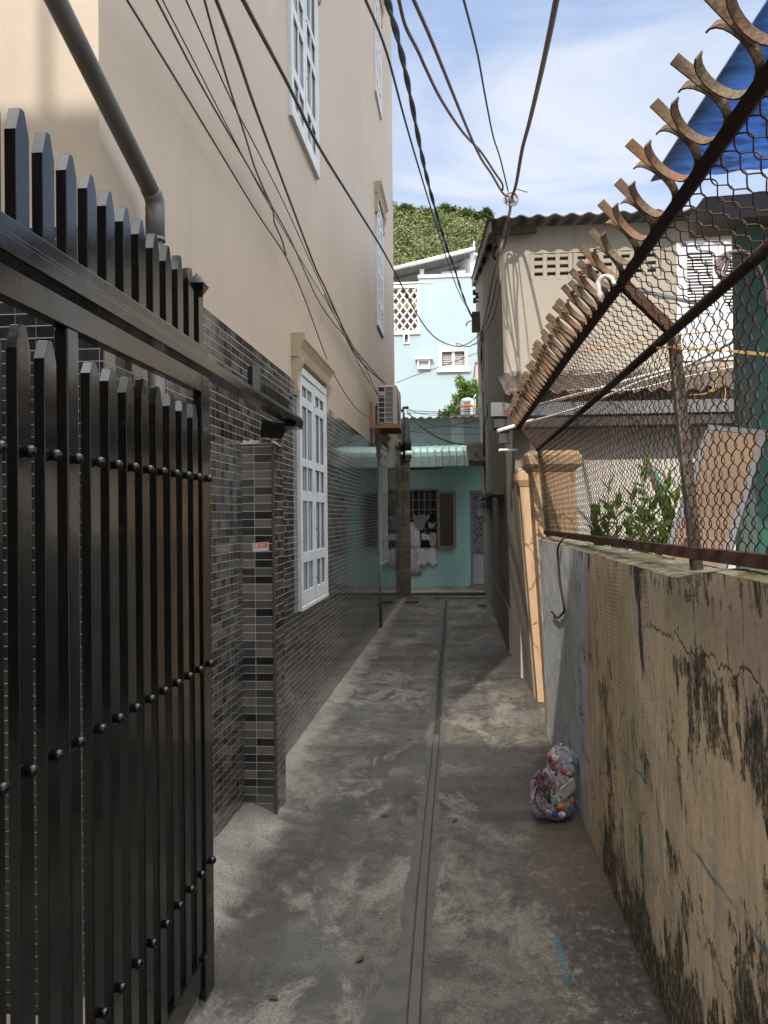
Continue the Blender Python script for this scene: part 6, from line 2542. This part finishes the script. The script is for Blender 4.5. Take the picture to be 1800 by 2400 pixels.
def blob(c, rx, ry, rz, seed, zmin=None, n=30, k=20, amp=.09, gather=0):
    mb = MB()
    r0_ = random.Random(seed)
    ph = [(r0_.uniform(0, 6.28), r0_.uniform(2, 7), r0_.uniform(2, 7), r0_.uniform(.3, 1)) for _ in range(9)]
    rows = []
    for i in range(k + 1):
        t_ = -math.pi / 2 + math.pi * i / k
        for j in range(n):
            a = 2 * math.pi * j / n
            d = 1 + amp * sum(w_ * math.sin(p_ + a * round(fa) + t_ * ft) for p_, fa, ft, w_ in ph) / 3
            d += .03 * r0_.uniform(-1, 1)
            ce = max(.02, math.cos(t_)) ** .75
            x, y, z = rx * ce * math.cos(a) * d, ry * ce * math.sin(a) * d, rz * math.sin(t_) * (1 + .3 * (d - 1))
            q = Vector((c[0] + x, c[1] + y, c[2] + z))
            if zmin is not None and q.z < zmin:
                q.z = zmin + .002 * r0_.random()
            rows.append(q)
    fs = []
    for i in range(k):
        for j in range(n):
            fs.append((i * n + j, i * n + (j + 1) % n, (i + 1) * n + (j + 1) % n, (i + 1) * n + j))
    fs += [tuple(range(n - 1, -1, -1)), tuple(k * n + j for j in range(n))]
    mb.add(rows, fs, True)
    return mb


def crumple(c, r, seed, mat, name, parent, sq=(1, 1, 1)):
    r0_ = random.Random(seed)
    mb = MB()
    n, k = 9, 6
    vs, fs = [], []
    for i in range(k + 1):
        t_ = -math.pi / 2 + math.pi * i / k
        for j in range(n):
            a = 2 * math.pi * j / n
            d = r * r0_.uniform(.65, 1.15)
            vs.append((c[0] + d * max(.05, math.cos(t_)) * math.cos(a) * sq[0], c[1] + d * max(.05, math.cos(t_)) * math.sin(a) * sq[1], c[2] + d * math.sin(t_) * sq[2]))
    for i in range(k):
        for j in range(n):
            fs.append((i * n + j, i * n + (j + 1) % n, (i + 1) * n + (j + 1) % n, (i + 1) * n + j))
    fs += [tuple(range(n - 1, -1, -1)), tuple(k * n + j for j in range(n))]
    mb.add(vs, fs, False)
    return mb.build(name, mat, parent)


YBG = 4.30
b0 = P(1296, 1920, YBG)
gz_ = lay(b0.x, YBG)
BG1 = thing('rubbish_bag', 'larger clear plastic rubbish bag of wilted flowers and cartons against the wall foot', 'rubbish bag', (b0.x, YBG, gz_), 'clear rubbish bags')
cx_ = P(1298, 1870, YBG)
blob((cx_.x - .002, YBG, gz_ + .118), .112, .085, .135, 4, gz_ + .003, 36, 24, .16).build('bag_skin', bagmat('clear_bag', (.97, .95, .97), .36), BG1)
BG2 = thing('rubbish_bag', 'smaller round clear rubbish bag with red and white wrappers on top of the larger bag', 'rubbish bag', P(1318, 1790, YBG + .03), 'clear rubbish bags')
c2 = P(1318, 1788, YBG + .03)
b2m = blob(c2, .078, .07, .082, 8, None, 30, 20, .16)
b2m.build('bag_skin', bagmat('clear_bag_bluish', (.93, .95, .98), .34), BG2)
mb = MB()
tp_ = P(1312, 1752, YBG + .03)
for k in range(7):
    a = k * .9
    mb.add([tp_ + Vector((0, 0, -.02)), tp_ + Vector((math.cos(a) * .03, math.sin(a) * .03, .006 + .012 * (k % 3))), tp_ + Vector((math.cos(a + .7) * .03, math.sin(a + .7) * .03, .014 * (k % 2)))], [(0, 1, 2)])
mb.build('tied_top', bagmat('clear_bag_top', (.93, .93, .95), .25), BG2, fixn=False)
cols = dict(white=plain('white_paper', (.66, .64, .64), .7), carton=plain('carton_white', (.50, .45, .41), .7, 0, .12, 12), red=plain('red_wrapper', (.52, .03, .05), .35),
            orange=plain('orange_wrapper', (.70, .17, .03), .4), blue=plain('blue_wrapper', (.03, .06, .30), .4), green=plain('green_wrapper', (.03, .25, .05), .4),
            pink=plain('mauve_petal', (.25, .12, .20), .8, 0, .3, 60), teal=plain('teal_wrapper', (.10, .28, .34), .35), grey=plain('grey_film', (.34, .33, .37), .4), dark=plain('dark_waste', (.05, .035, .045), .7))
# contents of the lower bag
film = plain('pale_film', (.80, .73, .79), .5, 0, .3, 30)
for (px, py, r, sq, par, yo) in ((1296, 1872, .062, (1.3, .8, 1.25), BG1, 0), (1320, 1786, .050, (1.05, .8, .95), BG2, .03)):
    crumple(P(px, py, YBG + yo + .01), r, px + 3, film, 'pale_film', par, sq)
mb = MB()
q = [P(1256, 1822, YBG - .07), P(1266, 1806, YBG - .05), P(1250, 1876, YBG - .07), P(1243, 1866, YBG - .06)]
mb.hexa([q[0], q[1], q[2], q[3]], [x + Vector((.02, .03, 0)) for x in q])
mb.build('white_carton', cols['carton'], BG1)
mb = MB()
q = [P(1312, 1862, YBG - .095), P(1345, 1828, YBG - .05), P(1348, 1848, YBG - .05), P(1322, 1876, YBG - .09)]
mb.hexa(q, [x + Vector((0, .012, .004)) for x in q])
q = [P(1316, 1850, YBG - .092), P(1342, 1827, YBG - .055), P(1345, 1829, YBG - .05), P(1312, 1863, YBG - .095)]
mb.hexa(q, [x + Vector((.0, .03, .002)) for x in q])
mb.build('folded_carton', cols['carton'], BG1)
for (px, py, r, cn, sq) in ((1314, 1892, .018, 'orange', (1.4, .6, .7)), (1302, 1886, .012, 'green', (1, .6, 1)), (1300, 1910, .018, 'blue', (1.1, .6, .7)), (1317, 1909, .017, 'white', (1.1, .8, .9)),
                            (1341, 1877, .016, 'orange', (.7, .6, 1.2)), (1275, 1914, .022, 'dark', (1.5, .8, .4))):
    q = P(px, py, YBG - .092)
    crumple(q, r, px, cols[cn], cn + '_wrapper' if cn not in ('dark', 'grey', 'white') else {'dark': 'dark_waste', 'grey': 'plastic_film', 'white': 'crumpled_paper'}[cn], BG1, sq)
# flower bunch: stems down, petals up
rf_ = random.Random(4)
mb, pt = MB(), MB()
root = P(1291, 1882, YBG - .085)
for k in range(60):
    tp2 = P(1281 + rf_.uniform(-26, 24), 1836 + rf_.uniform(-16, 20), YBG - .085 + rf_.uniform(-.02, .05))
    mb.tube([root + Vector((rf_.uniform(-.012, .012), 0, 0)), root.lerp(tp2, .5) + Vector((rf_.uniform(-.008, .008), 0, 0)), tp2], .0016, 4)
    if tp2.x < root.x + .012:
        for w_ in range(7):
            pt.leaf(tp2, (rf_.gauss(-.2, 1), rf_.gauss(0, .6), rf_.gauss(.4, .8)), (0, -1, 0), .028, .007)
mb.build('flower_stems', leafmat('stem_green', (.10, .16, .05), (.20, .25, .10), (.38, .38, .22), .2), BG1)
pt.build('flower_petals', cols['pink'], BG1, fixn=False)
mb = MB()
mb.tube([P(1303, 1818, YBG - .06), P(1304, 1795, YBG - .06)], .004, 5)
mb.build('stalk', plain('green_stalk', (.12, .20, .04), .6), BG1)
for (px, py, r, cn, sq) in ((1290, 1778, .017, 'red', (.7, .7, 1.2)), (1300, 1776, .019, 'white', (1.1, .6, 1)), (1322, 1808, .019, 'red', (1.3, .7, .7)), (1332, 1812, .013, 'white', (1.2, .7, .7)),
                            (1346, 1780, .020, 'teal', (.7, .8, 1.3)), (1298, 1800, .018, 'red', (.6, .6, 1.4))):
    q = P(px, py, YBG - .035)
    crumple(q, r, px + 7, cols[cn], cn + '_wrapper' if cn not in ('dark', 'grey', 'white') else {'dark': 'dark_waste', 'grey': 'plastic_film', 'white': 'crumpled_paper'}[cn], BG2, sq)

# small loose things on the alley floor
q = P(1130, 1416, 14.2)
mb = MB()
mb.box(q.x - .07, q.x + .07, 14.1, 14.2, lay(q.x, 14.15), lay(q.x, 14.15) + .055)
tag(mb.build('brick', MT['cement_dark'], bevel=.008), 'single dark brick lying at the right side near the end of the alley', 'brick')
q = P(965, 1407, 14.8)
mb = MB()
mb.box(q.x - .12, q.x + .13, 14.7, 14.95, lay(q.x, 14.8), lay(q.x, 14.8) + .025)
tag(mb.build('drain_cover', MT['drain_dark'], bevel=.006), 'small dark drain cover beside the foot of the stone pillar', 'drain cover')
lfm = plain('dry_leaf', (.055, .04, .025), .8, 0, .4, 30)
leafs = [((955, 1737), 'dry leaf on the concrete just left of where the drain turns black'), ((893, 1917), 'dark dry leaf on the floor to the right of the tiled pillar'), ((932, 1635), 'small dark leaf in the middle of the left half of the alley'),
         ((1060, 1928), 'curled dry leaf right of the drain and left of the rubbish bags'), ((835, 2260), 'dark twig of leaf on the near floor left of the drain'), ((655, 2350), 'dry leaf on the near floor right of the gate foot')]
for (px, py), lb in leafs:
    d = F + RV * ((px - 900) / FPX) + UV * ((1200 - py) / FPX)
    q = EYE + d * (H / -d.z)
    zz = lay(q.x, q.y)
    mb = MB()
    a = rnd(0, 3)
    mb.leaf((q.x, q.y, zz + .006), (math.cos(a), math.sin(a), .12), (0, 0, 1), .045, .022)
    o = mb.build('dry_leaf', lfm, fixn=False)
    sl = o.modifiers.new('solid', 'SOLIDIFY')
    sl.thickness = .0012
    tag(o, lb, 'leaf', 'dry leaves on the alley floor')
